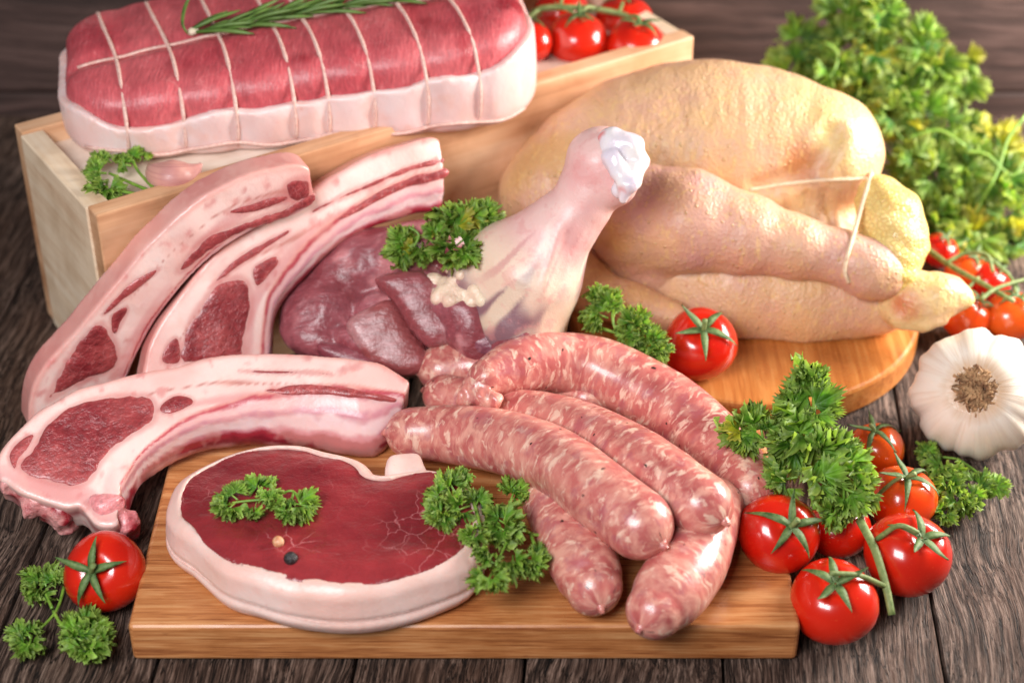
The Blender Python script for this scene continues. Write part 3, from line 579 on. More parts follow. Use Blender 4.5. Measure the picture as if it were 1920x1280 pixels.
def body(X, Y, Z):
    d = body0(X, Y, Z)
    d = d+.35*np.exp(-ell2(X, Y, Z, 1520, 310, DC-4.4, 55))
    d = d+.05*vnoise(X, Y, Z, .9, 3)+.05*fbm(X*1.8, Y*.4, Z*.5, 1.5, 3, 11)+.09*np.exp(-ell2(X, Y, Z, 1535, 395, DC-4.6, 80))*np.sin(5.2*X+1.2*vnoise(X, Y, Z, .6, 2)+.8*Z)+.12*np.exp(-ell2(X, Y, Z, 1490, 335, DC-4.4, 60))*vnoise(X*1.0-Z*1.6, Y, Z*.3, 1.6, 9)
    fd = lined(X, Y, Z, FOLD)+.12*vnoise(X, Y, Z, 1.4, 5); d = d+.5*np.exp(-(fd/.5)**2)-.12*np.exp(-((fd-1.1)/.45)**2)
    for P in FOLD2: d = d+.2*np.exp(-(lined(X, Y, Z, P)/.22)**2)
    for P in SWR: d = d+.045*np.exp(-((lined(X, Y, Z, P)+.15*vnoise(X, Y, Z, .9, 3))/.16)**2)
    wk = vnoise(X*1.5, Y*.3, Z*.3, 1, 31); d = d+.05*sst(.12, 0, np.abs(wk))*sst(0, .3, vnoise(X, Y, Z, .3, 33)+.1)
    return np.maximum(d, 1.62-Z)
def ell2(X, Y, Z, x, y, dd, r): c = atd(x, y, dd); r = r*dd/CF; return ((X-c[0])**2+(Y-c[1])**2+(Z-c[2])**2)/r**2
def tint_spot(X, Y, Z, x, y, dd, r): c = hp(x, y); r = r*depth(c)/CF; return np.exp(-((X-c[0])**2+(Y-c[1])**2+(Z-c[2])**2)/r**2)
def skin_shade_col(X, Y, Z):
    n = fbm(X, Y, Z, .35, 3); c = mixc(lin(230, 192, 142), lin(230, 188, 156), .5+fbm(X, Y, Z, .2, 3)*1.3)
    c = mixc(c, lin(206, 162, 104), sst(.25, .7, tint_spot(X, Y, Z, 1030, 330, 92, 110)+.3*n)*.7); c = mixc(c, lin(244, 222, 150), sst(.2, .8, tint_spot(X, Y, Z, 1600, 250, 93, 100)+.2*n)*.8)  # first tint paints the shaded left end darker; second is the yellow breast tip
    c = mixc(c, lin(200, 120, 62), sst(.15, .8, tint_spot(X, Y, Z, 1505, 310, 91, 50)+.25*n)*.75); c = mixc(c, lin(220, 166, 140), sst(.3, .8, tint_spot(X, Y, Z, 1300, 400, 91, 110)+.3*n)*.5)  # orange is shade painted into the breast hollow; pink is skin tone
    wr = np.abs(vnoise(X*1.5+.5*n, Y*.3, Z*.3, 1, 31)); return mixc(c, lin(204, 150, 96), sst(.06, 0, wr)*sst(0, .3, vnoise(X, Y, Z, .3, 33)+.1)*.45)  # wrinkle grooves get their shade painted in as darker lines
allp = B1+B2+B3; lo, hi = bounds(allp, .4); lo[2] = 1.2
sdfpart('body', body, lo, hi, .14, M['chicken'], chk, K0, skin_shade_col)
LG = pxs([(1195, 402, 92.0, 96), (1290, 414, 91.0, 92), (1395, 438, 90.5, 72), (1490, 462, 90.1, 55), (1575, 480, 89.9, 45), (1628, 504, 89.8, 50), (1655, 510, 89.9, 50)])
LG2 = pxs([(1200, 412, 92.6, 98), (1232, 472, 94.6, 108), (1320, 522, 96.6, 116)])
def legf(X, Y, Z): return smin(chain(X, Y, Z, LG, .8), chain(X, Y, Z, LG2, .8), .7)+.05*vnoise(X, Y, Z, 1.1, 5)+.03*vnoise(X*1.3, Y*.6, Z, 2.4, 6)
sdfpart('leg', legf, *bounds(LG+LG2, .2), .15, M['chicken'], chk, K0, lambda X, Y, Z: mixc(mixc(lin(218, 168, 164), lin(228, 184, 150), .5+fbm(X, Y, Z, .3, 3, 2)*1.6), lin(224, 170, 92), sst(.2, .8, ell2(X, Y, Z, 1120, 440, 89.5, 80)*-1+1.2)*.6))
SH = pxs([(1648, 374, 91.4, 44), (1668, 408, 90.8, 58), (1682, 458, 90.3, 54), (1672, 505, 90.0, 50)])
def shf(X, Y, Z): return chain(X, Y, Z, SH, .6)+.045*np.sin(7*Z+2.5*X+1.5*vnoise(X, Y, Z, 1.2, 3))+.05*vnoise(X, Y, Z, 1.6, 7)
sdfpart('hock', shf, *bounds(SH, .2), .13, M['scaly'], chk, K0, lambda X, Y, Z: mixc(lin(240, 206, 110), lin(244, 220, 150), .5+fbm(X, Y, Z, .6, 3)))
TL = pxs([(1690, 570, 90.8, 46), (1715, 562, 90.4, 52), (1760, 556, 90, 44), (1795, 556, 89.8, 26), (1814, 558, 89.7, 12)])
TL2 = pxs([(1692, 596, 89.9, 24), (1730, 606, 89.8, 15), (1768, 598, 89.7, 12)])
sdfpart('tail', lambda X, Y, Z: smin(chain(X, Y, Z, TL, .5), chain(X, Y, Z, TL2, .3), .35)+.08*vnoise(X, Y, Z, 1.5, 2)+.04*vnoise(X, Y, Z, 4, 2), *bounds(TL, .3), .12, M['chicken'], chk, K0, lambda X, Y, Z: mixc(mixc(lin(240, 206, 140), lin(246, 222, 168), .5+fbm(X, Y, Z, .5, 3)), lin(222, 140, 96), sst(.3, .9, np.exp(-ell2(X, Y, Z, 1700, 572, 89.4, 40)))))
WG = pxs([(1085, 500, 93.5, 45), (1110, 545, 92.5, 46), (1190, 575, 91.6, 40), (1260, 596, 91.2, 34)])
sdfpart('wing', lambda X, Y, Z: chain(X, Y, Z, WG, .5)+.05*vnoise(X, Y, Z, 1.6, 2), *bounds(WG, .3), .13, M['chicken'], chk, K0, lambda X, Y, Z: mixc(lin(228, 180, 120), lin(226, 176, 140), .5+fbm(X, Y, Z, .5, 3)))
def kall(X, Y, Z): return np.minimum(np.minimum(body(X, Y, Z), legf(X, Y, Z)), shf(X, Y, Z))
def surf_tube(name, pix, f, rad, mat, parent, base, n=24, lift=.06, sides=6):
    P = []
    for q in spline(pix, n):
        d = hit(f, q[0], q[1]); P.append((q[0], q[1], d))
    ds = [p[2] for p in P if p[2]]; P = [atd(p[0], p[1], (p[2] if p[2] else np.mean(ds))-lift) for p in P]
    P = np.array(P); P[1:-1] = (P[1:-1]*2+P[:-2]+P[2:])/4
    return mobj(name, pmesh(name, *tube(P-base, rad, sides)), mat, parent)
surf_tube('string', [(1405, 356), (1470, 346), (1540, 338), (1600, 336), (1625, 334)], kall, .105, M['string_c'], chk, K0)
sp_ = [atd(x_, y_, (hit(kall, x_, y_) or 90)-.1) for x_, y_ in ((1634, 326), (1628, 345), (1594, 462), (1586, 490), (1584, 512), (1592, 530))]
mobj('string', pmesh('string', *tube(spline(sp_, 30)-K0, .11, 6)), M['string_c'], chk)
# ------------------------------------------------------------------ turkey leg
leg = thing('turkey_leg', 'raw skinless turkey leg with white knuckle pointing up, among chops and sausages', 'poultry leg', at(860, 690, 1.0)); Q0 = np.array(leg.location)
SK = pxs([(1128, 306, 84.5, 68), (1092, 380, 85, 50), (1045, 440, 85.6, 60), (1000, 520, 86.2, 84), (975, 590, 86.8, 92)])
SK2 = pxs([(1040, 430, 85.6, 50), (950, 480, 86.4, 58), (890, 520, 86.8, 52)]); SK3 = pxs([(1128, 306, 84.5, 60), (1150, 340, 84.3, 48)])
def skf(X, Y, Z):
    d = smin(smin(chain(X, Y, Z, SK, .9), chain(X, Y, Z, SK2, .9), 1.), chain(X, Y, Z, SK3, .4), .4); a = atd(1050, 440, 83.5); b = atd(1040, 600, 83.2)
    return d+.05*vnoise(X, Y, Z, 1, 2)-.14*np.exp(-seg(X, Y, Z, atd(1052, 425, 84), atd(1015, 560, 83.6), 0, 0)**2/.06)+.12*np.exp(-seg(X, Y, Z, atd(1062, 440, 84), atd(1046, 560, 83.8), 0, 0)**2/.08)
SKA = np.array(px(1128, 306, 84.5, 1)[:3]); SKB = np.array(px(960, 600, 86.8, 1)[:3]); SKD = (SKB-SKA)/np.linalg.norm(SKB-SKA); SK1 = np.cross(SKD, [0, 1., 0]); SK1 /= np.linalg.norm(SK1); SKL = np.linalg.norm(SKB-SKA)
def skcol(X, Y, Z):
    dx, dy, dz = X-SKA[0], Y-SKA[1], Z-SKA[2]; t_ = (dx*SKD[0]+dy*SKD[1]+dz*SKD[2]); p_ = dx*SK1[0]+dy*SK1[1]+dz*SK1[2]; ang = p_/(1.2+.28*np.maximum(t_-3, 0)); n = fbm(X, Y, Z, .6, 3, 3); k = t_/SKL
    c = mixc(lin(238, 200, 192), lin(228, 168, 166), .5+n)
    st = vnoise(ang*3.2+.4*n, t_*.22, 0*t_, 1, 5); st2 = vnoise(ang*6+.6*n, t_*.3, 0*t_, 1, 9)
    c = mixc(c, lin(236, 206, 184), sst(.45, .7, k+.1*n)); c = mixc(c, lin(206, 128, 130), sst(.25, .6, st2)*sst(.25, .45, k)*sst(.95, .7, k)*.55)
    c = mixc(c, lin(240, 220, 204), sst(.2, .5, st)*sst(.3, .5, k)*.7); c = mixc(c, lin(128, 84, 100), sst(.72, .92, k+.28*st+.15*n)*.9); return mixc(c, lin(240, 214, 186), sst(.1, .35, st)*sst(.6, .8, k)*.8)
sdfpart('skin', skf, *bounds(SK+SK2, .2), .14, M['skin_pink'], leg, Q0, skcol)
CT = [pxs([(1150, 268, 83.2, 30), (1182, 276, 82.9, 26), (1196, 300, 82.9, 22), (1180, 335, 82.8, 26), (1164, 356, 82.9, 18)]), pxs([(1150, 296, 82.8, 22), (1176, 345, 82.4, 20), (1168, 374, 82.6, 9)])]
def ctf(X, Y, Z): return np.minimum(chain(X, Y, Z, CT[0], .15), chain(X, Y, Z, CT[1], .15))+.09*vnoise(X, Y, Z, 2.2, 3)
sdfpart('knuckle', ctf, *bounds(CT[0]+CT[1], .3), .09, M['cartilage'], leg, Q0, lambda X, Y, Z: mixc(mixc(lin(240, 232, 230), lin(226, 214, 226), .4+1.6*fbm(X, Y, Z, .9, 3)), lin(222, 140, 138), sst(.18, .4, fbm(X, Y, Z, 1.1, 3, 4))))
MU = [(610, 590, 89.2, 90, 75, 70, 20), (640, 520, 90, 110, 60, 70, 40), (690, 500, 90, 90, 70, 80, 20), (745, 615, 88.3, 90, 58, 60, -38), (820, 575, 88, 110, 60, 70, -42), (880, 610, 87, 100, 56, 66, -60), (980, 610, 86.4, 90, 64, 70, 60), (600, 640, 88.4, 80, 40, 50, -20), (700, 655, 87.6, 80, 34, 45, -25), (780, 470, 89.5, 110, 60, 80, 10), (570, 560, 90, 40, 70, 50, 10)]
def muf(X, Y, Z):
    d = None
    for m in MU:
        e = ell(X, Y, Z, *m); d = e if d is None else smin(d, e, .3)
    return np.maximum(d+.10*np.abs(vnoise(X, Y, Z, 1.1, 14))+.07*vnoise(X, Y, Z, .8, 4)+.04*vnoise(X, Y, Z, 2, 4), .05-Z)
def mucol(X, Y, Z):
    n = fbm(X, Y, Z, .45, 3, 1); c = mixc(lin(136, 62, 68), lin(162, 92, 100), .5+n*1.3); c = mixc(c, lin(208, 138, 140), sst(.18, .4, fbm(X, Y, Z, .8, 3, 7))*.7); return mixc(c, lin(132, 52, 60), sst(.15, .5, fbm(X, Y, Z, .5, 2, 12))*.8)
def slab(name, poly, d, T, r, mat, colf, h=.12, nz=(0, -.75, .62)):
    n = np.array(nz)/np.linalg.norm(nz); o = atd(*np.mean(poly, 0), d); a1 = np.cross([0, 0, 1.], n); a1 /= np.linalg.norm(a1); a2 = np.cross(n, a1)
    P2 = cspl([((onp(x_, y_, o, n)-o) @ a1, (onp(x_, y_, o, n)-o) @ a2) for x_, y_ in poly], 3)
    def f(X, Y, Z):
        dx, dy, dz = X-o[0], Y-o[1], Z-o[2]; u = dx*a1[0]+dy*a1[1]+dz*a1[2]; v = dx*a2[0]+dy*a2[1]+dz*a2[2]; w_ = dx*n[0]+dy*n[1]+dz*n[2]; d2 = poly2(u, v, P2)
        return rext(d2, np.abs(w_+T/2)-T/2-.12*np.sqrt(np.clip(-d2, 0, 3)), r)+.05*vnoise(X, Y, Z, 1.2, 4)
    w3 = np.array([o+a1*p[0]+a2*p[1]+n*k for p in P2 for k in (-T, .6)])
    sdfpart(name, f, w3.min(0)-.4, w3.max(0)+.4, h, mat, leg, Q0, colf)
MC = lambda a, b, sd: (lambda X, Y, Z: mixc(mixc(lin(*a), lin(*b), .5+fbm(X, Y, Z, .5, 3, sd)*1.2), lin(222, 178, 180), sst(.2, .38, fbm(X, Y, Z, .7, 3, sd+5))*.35))
slab('muscle', [(648, 604), (690, 574), (733, 560), (765, 605), (806, 668), (800, 696), (750, 704), (700, 682), (662, 648)], 86.4, 2.2, .55, M['thigh'], MC((134, 60, 62), (154, 80, 80), 1))
slab('muscle', [(700, 520), (790, 505), (835, 560), (856, 606), (852, 634), (806, 652), (768, 618), (738, 566)], 86.2, 2.2, .6, M['thigh'], MC((142, 68, 72), (162, 88, 94), 2))
slab('muscle', [(868, 625), (900, 590), (940, 585), (965, 620), (955, 660), (900, 668)], 85.6, 2., .5, M['thigh'], MC((112, 56, 70), (140, 78, 92), 3))
slab('muscle', [(600, 640), (680, 655), (740, 690), (730, 712), (660, 700), (600, 668)], 86.6, 1.8, .5, M['thigh'], MC((136, 64, 74), (176, 110, 118), 4))
pts = [px(m[0], m[1], m[2], max(m[3:6])) for m in MU]; lo, hi = bounds(pts, .0); lo[2] = -.2
sdfpart('thigh_meat', muf, lo, hi, .15, M['thigh'], leg, Q0, mucol)
FT = [px(815+random.uniform(-12, 60), 520+random.uniform(-15, 60), 84.9+random.uniform(-.2, .3), random.uniform(9, 17)) for _ in range(34)]
FT += [px(940+random.uniform(-30, 70), 590+random.uniform(-35, 50), 84.0+random.uniform(-.1, .4), random.uniform(10, 20)) for _ in range(14)]
def legall(X, Y, Z): return np.minimum(skf(X, Y, Z), muf(X, Y, Z))
FT = []
for _ in range(44):
    x_, y_ = random.choice([(random.gauss(832, 16), random.gauss(538, 13)), (random.gauss(868, 20), random.gauss(556, 12))]); d_ = hit(legall, x_, y_)
    if d_: FT.append(px(x_, y_, d_+.12, random.uniform(9, 15)))
def ftf(X, Y, Z):
    d = None
    for p in FT:
        e = np.sqrt((X-p[0])**2+(Y-p[1])**2+(Z-p[2])**2)-p[3]; d = e if d is None else smin(d, e, .12)
    return d
sdfpart('fat', ftf, *bounds(FT, .2), .1, M['bonefat'], leg, Q0, lambda X, Y, Z: mixc(lin(240, 218, 190), lin(240, 200, 180), .5+fbm(X, Y, Z, .9)))
# ------------------------------------------------------------------ sausages
def sausage(label, path, nub=None, ragged=False):
    P = [at(a, b, c) for a, b, c, r in path]; Rr = [r*depth(p)/CF for p, (_, _, _, r) in zip(P, path)]
    S = spline([(*p, r) for p, r in zip(P, Rr)], 60); P, Rr = S[:, :3], S[:, 3]
    d0 = P[0]-P[1]; d0 /= np.linalg.norm(d0); d1 = P[-1]-P[-2]; d1 /= np.linalg.norm(d1)
    cap = np.linspace(0, 1, 9)[1:]; el = 1.05
    a0 = [(*(P[0]+d0*Rr[0]*el*sin(c*pi/2)), max(Rr[0]*cos(c*pi/2), .06)) for c in cap[::-1]]; a1 = [(*(P[-1]+d1*Rr[-1]*el*sin(c*pi/2)), max(Rr[-1]*cos(c*pi/2), .06)) for c in cap]
    S = np.vstack([a0, S, a1]); P, T, N, B = frame_along(S[:, :3]); sides = 40; a = np.linspace(0, 2*pi, sides, endpoint=False)
    s = np.concatenate([[0], np.cumsum(np.linalg.norm(np.diff(P, axis=0), axis=1))]); ph = random.random()*10
    V = []; Lc = []
    for i in range(len(P)):
        rr = S[i, 3]*(1+.035*vnoise(np.cos(a)*1.1+ph, np.sin(a)*1.1, 0*a+s[i]*.45, 1, ph))+.02*vnoise(np.cos(a)*3+ph, np.sin(a)*3, 0*a+s[i]*1.6, 1, ph)*min(1, S[i, 3])
        V.append(P[i]+rr[:, None]*(np.cos(a)[:, None]*N[i]+np.sin(a)[:, None]*B[i])); Lc.append(np.stack([0*a+s[i], np.cos(a)*1.5, np.sin(a)*1.5], 1))
    V = np.vstack(V); Lc = np.vstack(Lc); n = len(P)
    F = [(i*sides+k, i*sides+(k+1) % sides, (i+1)*sides+(k+1) % sides, (i+1)*sides+k) for i in range(n-1) for k in range(sides)]+[tuple(range(sides))[::-1], tuple((n-1)*sides+k for k in range(sides))]
    base = P[len(P)//2].copy(); base[2] -= S[len(P)//2, 3]
    t = thing('sausage', label, 'sausage', base, 'raw pork sausages on the bamboo board'); mobj('casing', pmesh('casing', V-base, F, True, None, Lc), M['sausage'], t)
    for (p, d, r) in ((P[0], d0, Rr[0]), (P[-1], d1, Rr[-1])):   # tied ends: small pleated tips
        q = [p+d*(-.12), p+d*.06+np.array([0, 0, -.02]), p+d*.2+np.array([.03, 0, -.08])]
        if nub and p is P[0]: q = [p+d*(-.1), p+d*.25, p+d*.55+np.array([0, 0, -.1]), p+d*.8+np.array([0, 0, -.1])]
        S2 = spline([(*x_, r_) for x_, r_ in zip(q, (.3, .17, .1) if len(q) == 3 else (.36, .17, .12, .16))], 10)
        v, f = tube(S2[:, :3], S2[:, 3], 10); v = v+.04*np.random.randn(*v.shape)*.5
        mobj('casing_end', pmesh('casing_end', v-base, f, True, None, v), M['sausage'], t)
    return t, base
sausage('thick sausage in front, lying across the shorter lower sausage', [(775, 812, 3.5, 50), (850, 814, 3.7, 56), (950, 830, 4.3, 61), (1040, 865, 5.0, 65), (1120, 922, 5.6, 67), (1195, 982, 5.5, 67)])
sausage('sausage in the middle of the pile with a glossy tip above the tomato side', [(835, 742, 3.5, 42), (950, 772, 3.7, 47), (1050, 795, 4.3, 54), (1150, 838, 5.0, 62), (1230, 890, 5.5, 67), (1312, 945, 5.5, 62)])
sc, sb = sausage('topmost pale sausage with a ragged open end, running along the round board', [(915, 708, 5.6, 38), (965, 688, 5.4, 52), (1040, 680, 5.0, 57), (1120, 693, 4.6, 62), (1210, 735, 4.2, 65), (1290, 790, 3.8, 66), (1360, 855, 3.6, 62), (1405, 915, 3.5, 52)])
RG = [px(a, b, depth(at(a, b, z)), r) for a, b, z, r in ((905, 715, 5.5, 30), (890, 730, 5.3, 24), (872, 748, 5, 15), (860, 752, 5, 9), (905, 745, 5.2, 20), (928, 748, 5.3, 14), (925, 760, 5, 7))]
def rgf(X, Y, Z): 
    d = None
    for p in RG: e = np.sqrt((X-p[0])**2+(Y-p[1])**2+(Z-p[2])**2)-p[3]; d = e if d is None else smin(d, e, .25)
    return d+.1*vnoise(X, Y, Z, 2.2, 3)+.05*vnoise(X, Y, Z, 5, 3)
V, F = snets(rgf, *bounds(RG, .3), .08); mobj('filling', pmesh('filling', V-sb, F, True, None, V), M['sausage'], sc)
sausage('sausage at the back of the pile showing a twisted casing tip', [(830, 692, 3.5, 46), (880, 688, 3.5, 50), (960, 696, 3.5, 50), (1040, 715, 3.5, 50), (1100, 745, 3.5, 45)], nub=True)
sausage('short sausage pointing to the front beside the parsley and steak', [(1005, 895, 3.4, 40), (1035, 950, 3.45, 52), (1070, 1010, 3.5, 61), (1102, 1072, 3.5, 64), (1112, 1098, 3.45, 55)])
sausage('shiny sausage lowest in front, near the edge of the board', [(1340, 950, 3.5, 55), (1318, 1000, 3.55, 64), (1290, 1060, 3.6, 71), (1252, 1112, 3.6, 69), (1228, 1142, 3.55, 55)])
# ------------------------------------------------------------------ tomatoes
def tomesh(r, seed):
    n, m = 24, 16; V = []; rn = random.Random(seed); sq = rn.uniform(.9, 1.02)
    for i in range(m+1):
        th = pi*i/m
        for k in range(n):
            ph = 2*pi*k/n; rr = r*(1+.022*sin(2*ph+seed)+.02*cos(3*ph+seed*2)); z = cos(th)*r*.93*sq-.22*r*np.exp(-(th/.26)**2)
            V.append((rr*sin(th)*cos(ph), rr*sin(th)*sin(ph), z))
    F = [(i*n+k, (i+1)*n+k, (i+1)*n+(k+1) % n, i*n+(k+1) % n) for i in range(m) for k in range(n)]
    return pmesh('flesh', V, F)
def sepmesh(rc, ln, wd, lift, curl):
    V = []; F = []; n = 9
    for i in range(n):
        t_ = i/(n-1); wdt = wd*(.55+.45*sin(pi*min(t_*2.2, 1)*.5))*(1-t_**1.6)+.01; x_ = ln*(.03+.97*t_)
        z = .93*rc*sqrt(max(1-(x_/rc)**2, .06))-.12*rc*np.exp(-(x_/rc/.2)**2)+.05*rc+lift*rc*sin(t_*pi*.5)**2+curl*rc*t_**3
        V += [(x_, -wdt, z+.1*wd), (x_, 0, z-.05*wd), (x_, wdt, z+.1*wd), (x_, 0, z-.35*wd)]
    for i in range(n-1):
        a, b = i*4, (i+1)*4; F += [(a, b, b+1, a+1), (a+1, b+1, b+2, a+2), (a+2, b+2, b+3, a+3), (a+3, b+3, b, a)]
    return pmesh('sepal', V, F)
def basis(zd, roll=0.):
    z = Vector(zd).normalized(); x_ = Vector((1, 0, 0)) if abs(z.x) < .8 else Vector((0, 1, 0)); x_ = (x_-z*x_.dot(z)).normalized(); y_ = z.cross(x_)
    m = Matrix((x_, y_, z)).transposed(); return m.to_4x4() @ Matrix.Rotation(roll, 4, 'Z')
TOMN = [0]
def tomato(x_, y_, r, cx, cy, z=None, parent=None, base=None, label=None, mat='tom', d=None, roll=None, stub=True, floor=0., name='tomato', group=None, sl=.8):
    TOMN[0] += 1; k = TOMN[0]
    p = atd(x_, y_, d) if d else at(x_, y_, 1.5+floor)
    rc_ = r*depth(p)/CF
    if not d:
        p = at(x_, y_, rc_*.95+floor if z is None else z); rc_ = r*depth(p)/CF
    ax = np.array([(cx-x_)/r, (y_-cy)/r]); q = ax @ ax
    if q > .96: ax = ax*sqrt(.96/q); q = .96
    nd = RI*ax[0]+UP*ax[1]-FW*sqrt(1-q)
    m = basis(nd, roll if roll is not None else random.random()*6)
    if parent is None:
        root = thing('tomato', label, 'tomato', mw=Matrix.Translation(p) @ m, group=group); par = root; mobj('flesh', tomesh(rc_, k), M[mat], root)
    else:
        par = mobj('tomato', tomesh(rc_, k), M[mat], parent); par.matrix_local = Matrix.Translation(p-base) @ m
    for i in range(5):
        a = 2*pi*i/5+random.uniform(-.2, .2); s = mobj('sepal', sepmesh(rc_, rc_*sl*random.uniform(.85, 1.1), rc_*.115, random.uniform(-.02, .08), random.choice((-.02, .08, .2, .45, .6))), M['sepal'], par)
        s.matrix_local = Matrix.Rotation(a, 4, 'Z')
    if stub:
        bend = random.uniform(-.2, .2)*rc_; v, f = tube(spline([(0, 0, rc_*.72), (bend*.2, 0, rc_*.95), (bend, bend*.5, rc_*1.12)], 6), [rc_*.09, rc_*.075, rc_*.07, rc_*.065, rc_*.07, rc_*.08], 7); mobj('stalk', pmesh('stalk', v, f), M['stalk'], par)
    return p, rc_, nd
tomato(197, 1072, 78, 185, 1060, label='single red tomato on the table left of the bamboo board', roll=.3, sl=.95)
tomato(1312, 645, 71, 1313, 613, label='single red tomato on the round board in front of the chicken', floor=1.6, roll=1., sl=.9)
def vine(label, base, toms, stems, group='tomatoes on the vine'):
    v = thing('tomato_vine', label, 'tomatoes', base, group); out = []
    for kw in toms: out.append(tomato(parent=v, base=base, **kw))
    parts = []
    for st, r in stems:
        P = spline(np.array([q if len(q) == 3 and not isinstance(q, list) else q for q in st]), 14); parts.append(tube(P-base, np.linspace(r, r*.8, 14), 7))
    mobj('stem', pmesh('stem', *merge(parts)), M['stalk'], v); return v
b0 = at(1620, 1120, 0)
Z_ = lambda a, b, z: tuple(at(a, b, z))
vine('tomatoes on a green vine in front of the parsley and garlic bulb', b0,
     [dict(x_=1460, y_=1000, r=78, cx=1476, cy=975, floor=1.2, roll=.4, sl=.95), dict(x_=1563, y_=1128, r=84, cx=1555, cy=1078, stub=False, roll=.2), dict(x_=1702, y_=1040, r=82, cx=1718, cy=995, stub=False), dict(x_=1690, y_=935, r=66, cx=1694, cy=885, mat='tomo', sl=1.0), dict(x_=1642, y_=842, r=54, cx=1632, cy=800, mat='tomo', sl=1.05), dict(x_=1572, y_=990, r=62, cx=1580, cy=940, stub=False, z=1.6)],
     [([Z_(1612, 975, 3.2), Z_(1640, 1030, 3.0), Z_(1660, 1095, 2.4), Z_(1672, 1152, 1.6)], .2), ([Z_(1658, 1098, 2.4), Z_(1610, 1078, 3.6), Z_(1556, 1074, 4.0)], .13), ([Z_(1645, 1010, 3.0), Z_(1685, 985, 4.2), Z_(1722, 998, 4.0)], .13), ([Z_(1612, 975, 3.2), Z_(1640, 935, 2.6), Z_(1672, 905, 3.2), Z_(1692, 893, 3.6)], .11)])
DR = 101.
b1 = atd(1120, 110, DR)
Dd = lambda a, b, d: tuple(atd(a, b, d))
vine('red vine tomatoes lying on the crate behind the roast', b1,
     [dict(x_=1192, y_=88, r=58, cx=1200, cy=45, d=99.5, stub=False), dict(x_=1082, y_=76, r=58, cx=1085, cy=28, d=99.5, stub=False), dict(x_=992, y_=80, r=46, cx=990, cy=35, d=98.8, stub=False), dict(x_=1052, y_=22, r=52, cx=1050, cy=-20, d=103, stub=False), dict(x_=1170, y_=42, r=56, cx=1170, cy=-5, d=103, stub=False)],
     [([Dd(985, 45, 100), Dd(1010, 18, 100), Dd(1060, 14, 100), Dd(1120, 18, 100), Dd(1170, 28, 100), Dd(1205, 45, 99)], .2), ([Dd(1120, 18, 100), Dd(1100, 14, 99.5), Dd(1087, 34, 98.9)], .13), ([Dd(1010, 18, 100), Dd(988, 36, 98.9)], .13), ([Dd(1160, 26, 100), Dd(1168, 4, 101.5)], .12), ([Dd(1050, 14, 100), Dd(1055, -10, 102)], .12)])
b2 = at(1830, 560, 0)
vine('small tomatoes on a vine between the garlic bulb and the parsley bunch', b2,
     [dict(x_=1762, y_=470, r=36, cx=1770, cy=445, stub=False), dict(x_=1812, y_=512, r=42, cx=1825, cy=480, mat='tomo', stub=False), dict(x_=1856, y_=528, r=40, cx=1875, cy=500, stub=False), dict(x_=1812, y_=592, r=50, cx=1835, cy=560, mat='tomo', stub=False), dict(x_=1897, y_=592, r=52, cx=1900, cy=550, mat='tomo', stub=False)],
     [([Z_(1732, 462, 2.6), Z_(1785, 500, 2.8), Z_(1840, 530, 2.9), Z_(1900, 565, 3)], .16), ([Z_(1770, 495, 2.8), Z_(1810, 475, 3.2), Z_(1850, 478, 3.4), Z_(1862, 510, 3)], .13), ([Z_(1838, 562, 3), Z_(1870, 540, 3.2), Z_(1935, 520, 3.2)], .13), ([Z_(1810, 545, 2.6), Z_(1835, 520, 2.9)], .11), ([Z_(1850, 480, 3.2), Z_(1895, 520, 3), Z_(1905, 550, 2.9)], .1)])
# ------------------------------------------------------------------ garlic
def garlic(label, x_, y_, r, ax_px, floor=0):
    p = at(x_, y_, 3.0); rc_ = r*depth(p)/CF; p = at(x_, y_, rc_*.92+floor); ax = np.array(ax_px, float); q = ax @ ax; nd = RI*ax[0]-UP*ax[1]-FW*sqrt(1-q)
    m = basis(nd); t = thing('garlic_bulb', label, 'garlic', mw=Matrix.Translation(p) @ m); n, mm = 120, 40; V = []; Lc = []; F = []
    for i in range(mm+1):
        th = pi*i/mm
        for k in range(n):
            ph = 2*pi*k/n; lob = abs(sin(ph*4.5+.6*sin(ph)))**.7; rr = 1-.085*(1-lob)*sin(th)**1.2+.018*sin(11*ph+3*th)*sin(th)+.012*sin(23*ph)*sin(th)
            zz = cos(th)*.80; zz -= .13*np.exp(-(th/.33)**2)
            if th > 2.4: rr *= 1; zz -= .8*((th-2.4)/.74)**2
            s = sin(th) if th < 2.4 else max(sin(th), .12)
            V.append((rc_*rr*s*cos(ph), rc_*rr*s*sin(ph), rc_*zz)); Lc.append((cos(ph)*1.2, sin(ph)*1.2, th*1.3))
    F = [(i*n+k, (i+1)*n+k, (i+1)*n+(k+1) % n, i*n+(k+1) % n) for i in range(mm) for k in range(n)]
    mobj('bulb', pmesh('bulb', V, F, True, None, Lc), M['garlic'], t)
    parts = []
    for i in range(300):
        a = random.random()*6.28; rr = rc_*.25*sqrt(random.random()); o_ = np.array([rr*cos(a), rr*sin(a), rc_*(.68-.0*rr)]); d = np.array([cos(a)*.5+random.gauss(0, .45), sin(a)*.5+random.gauss(0, .45), random.uniform(.05, .5)])*rc_*.11
        parts.append(tube(spline([o_-d*.3, o_+d*.5+np.random.randn(3)*.05, o_+d+np.random.randn(3)*.12], 5), [.08, .085, .085, .07, .05], 5))
    mobj('roots', pmesh('roots', *merge(parts)), M['root'], t); return t
garlic('whole white garlic bulb with brown roots beside the round board', 1832, 738, 124, (-.27, -.12))
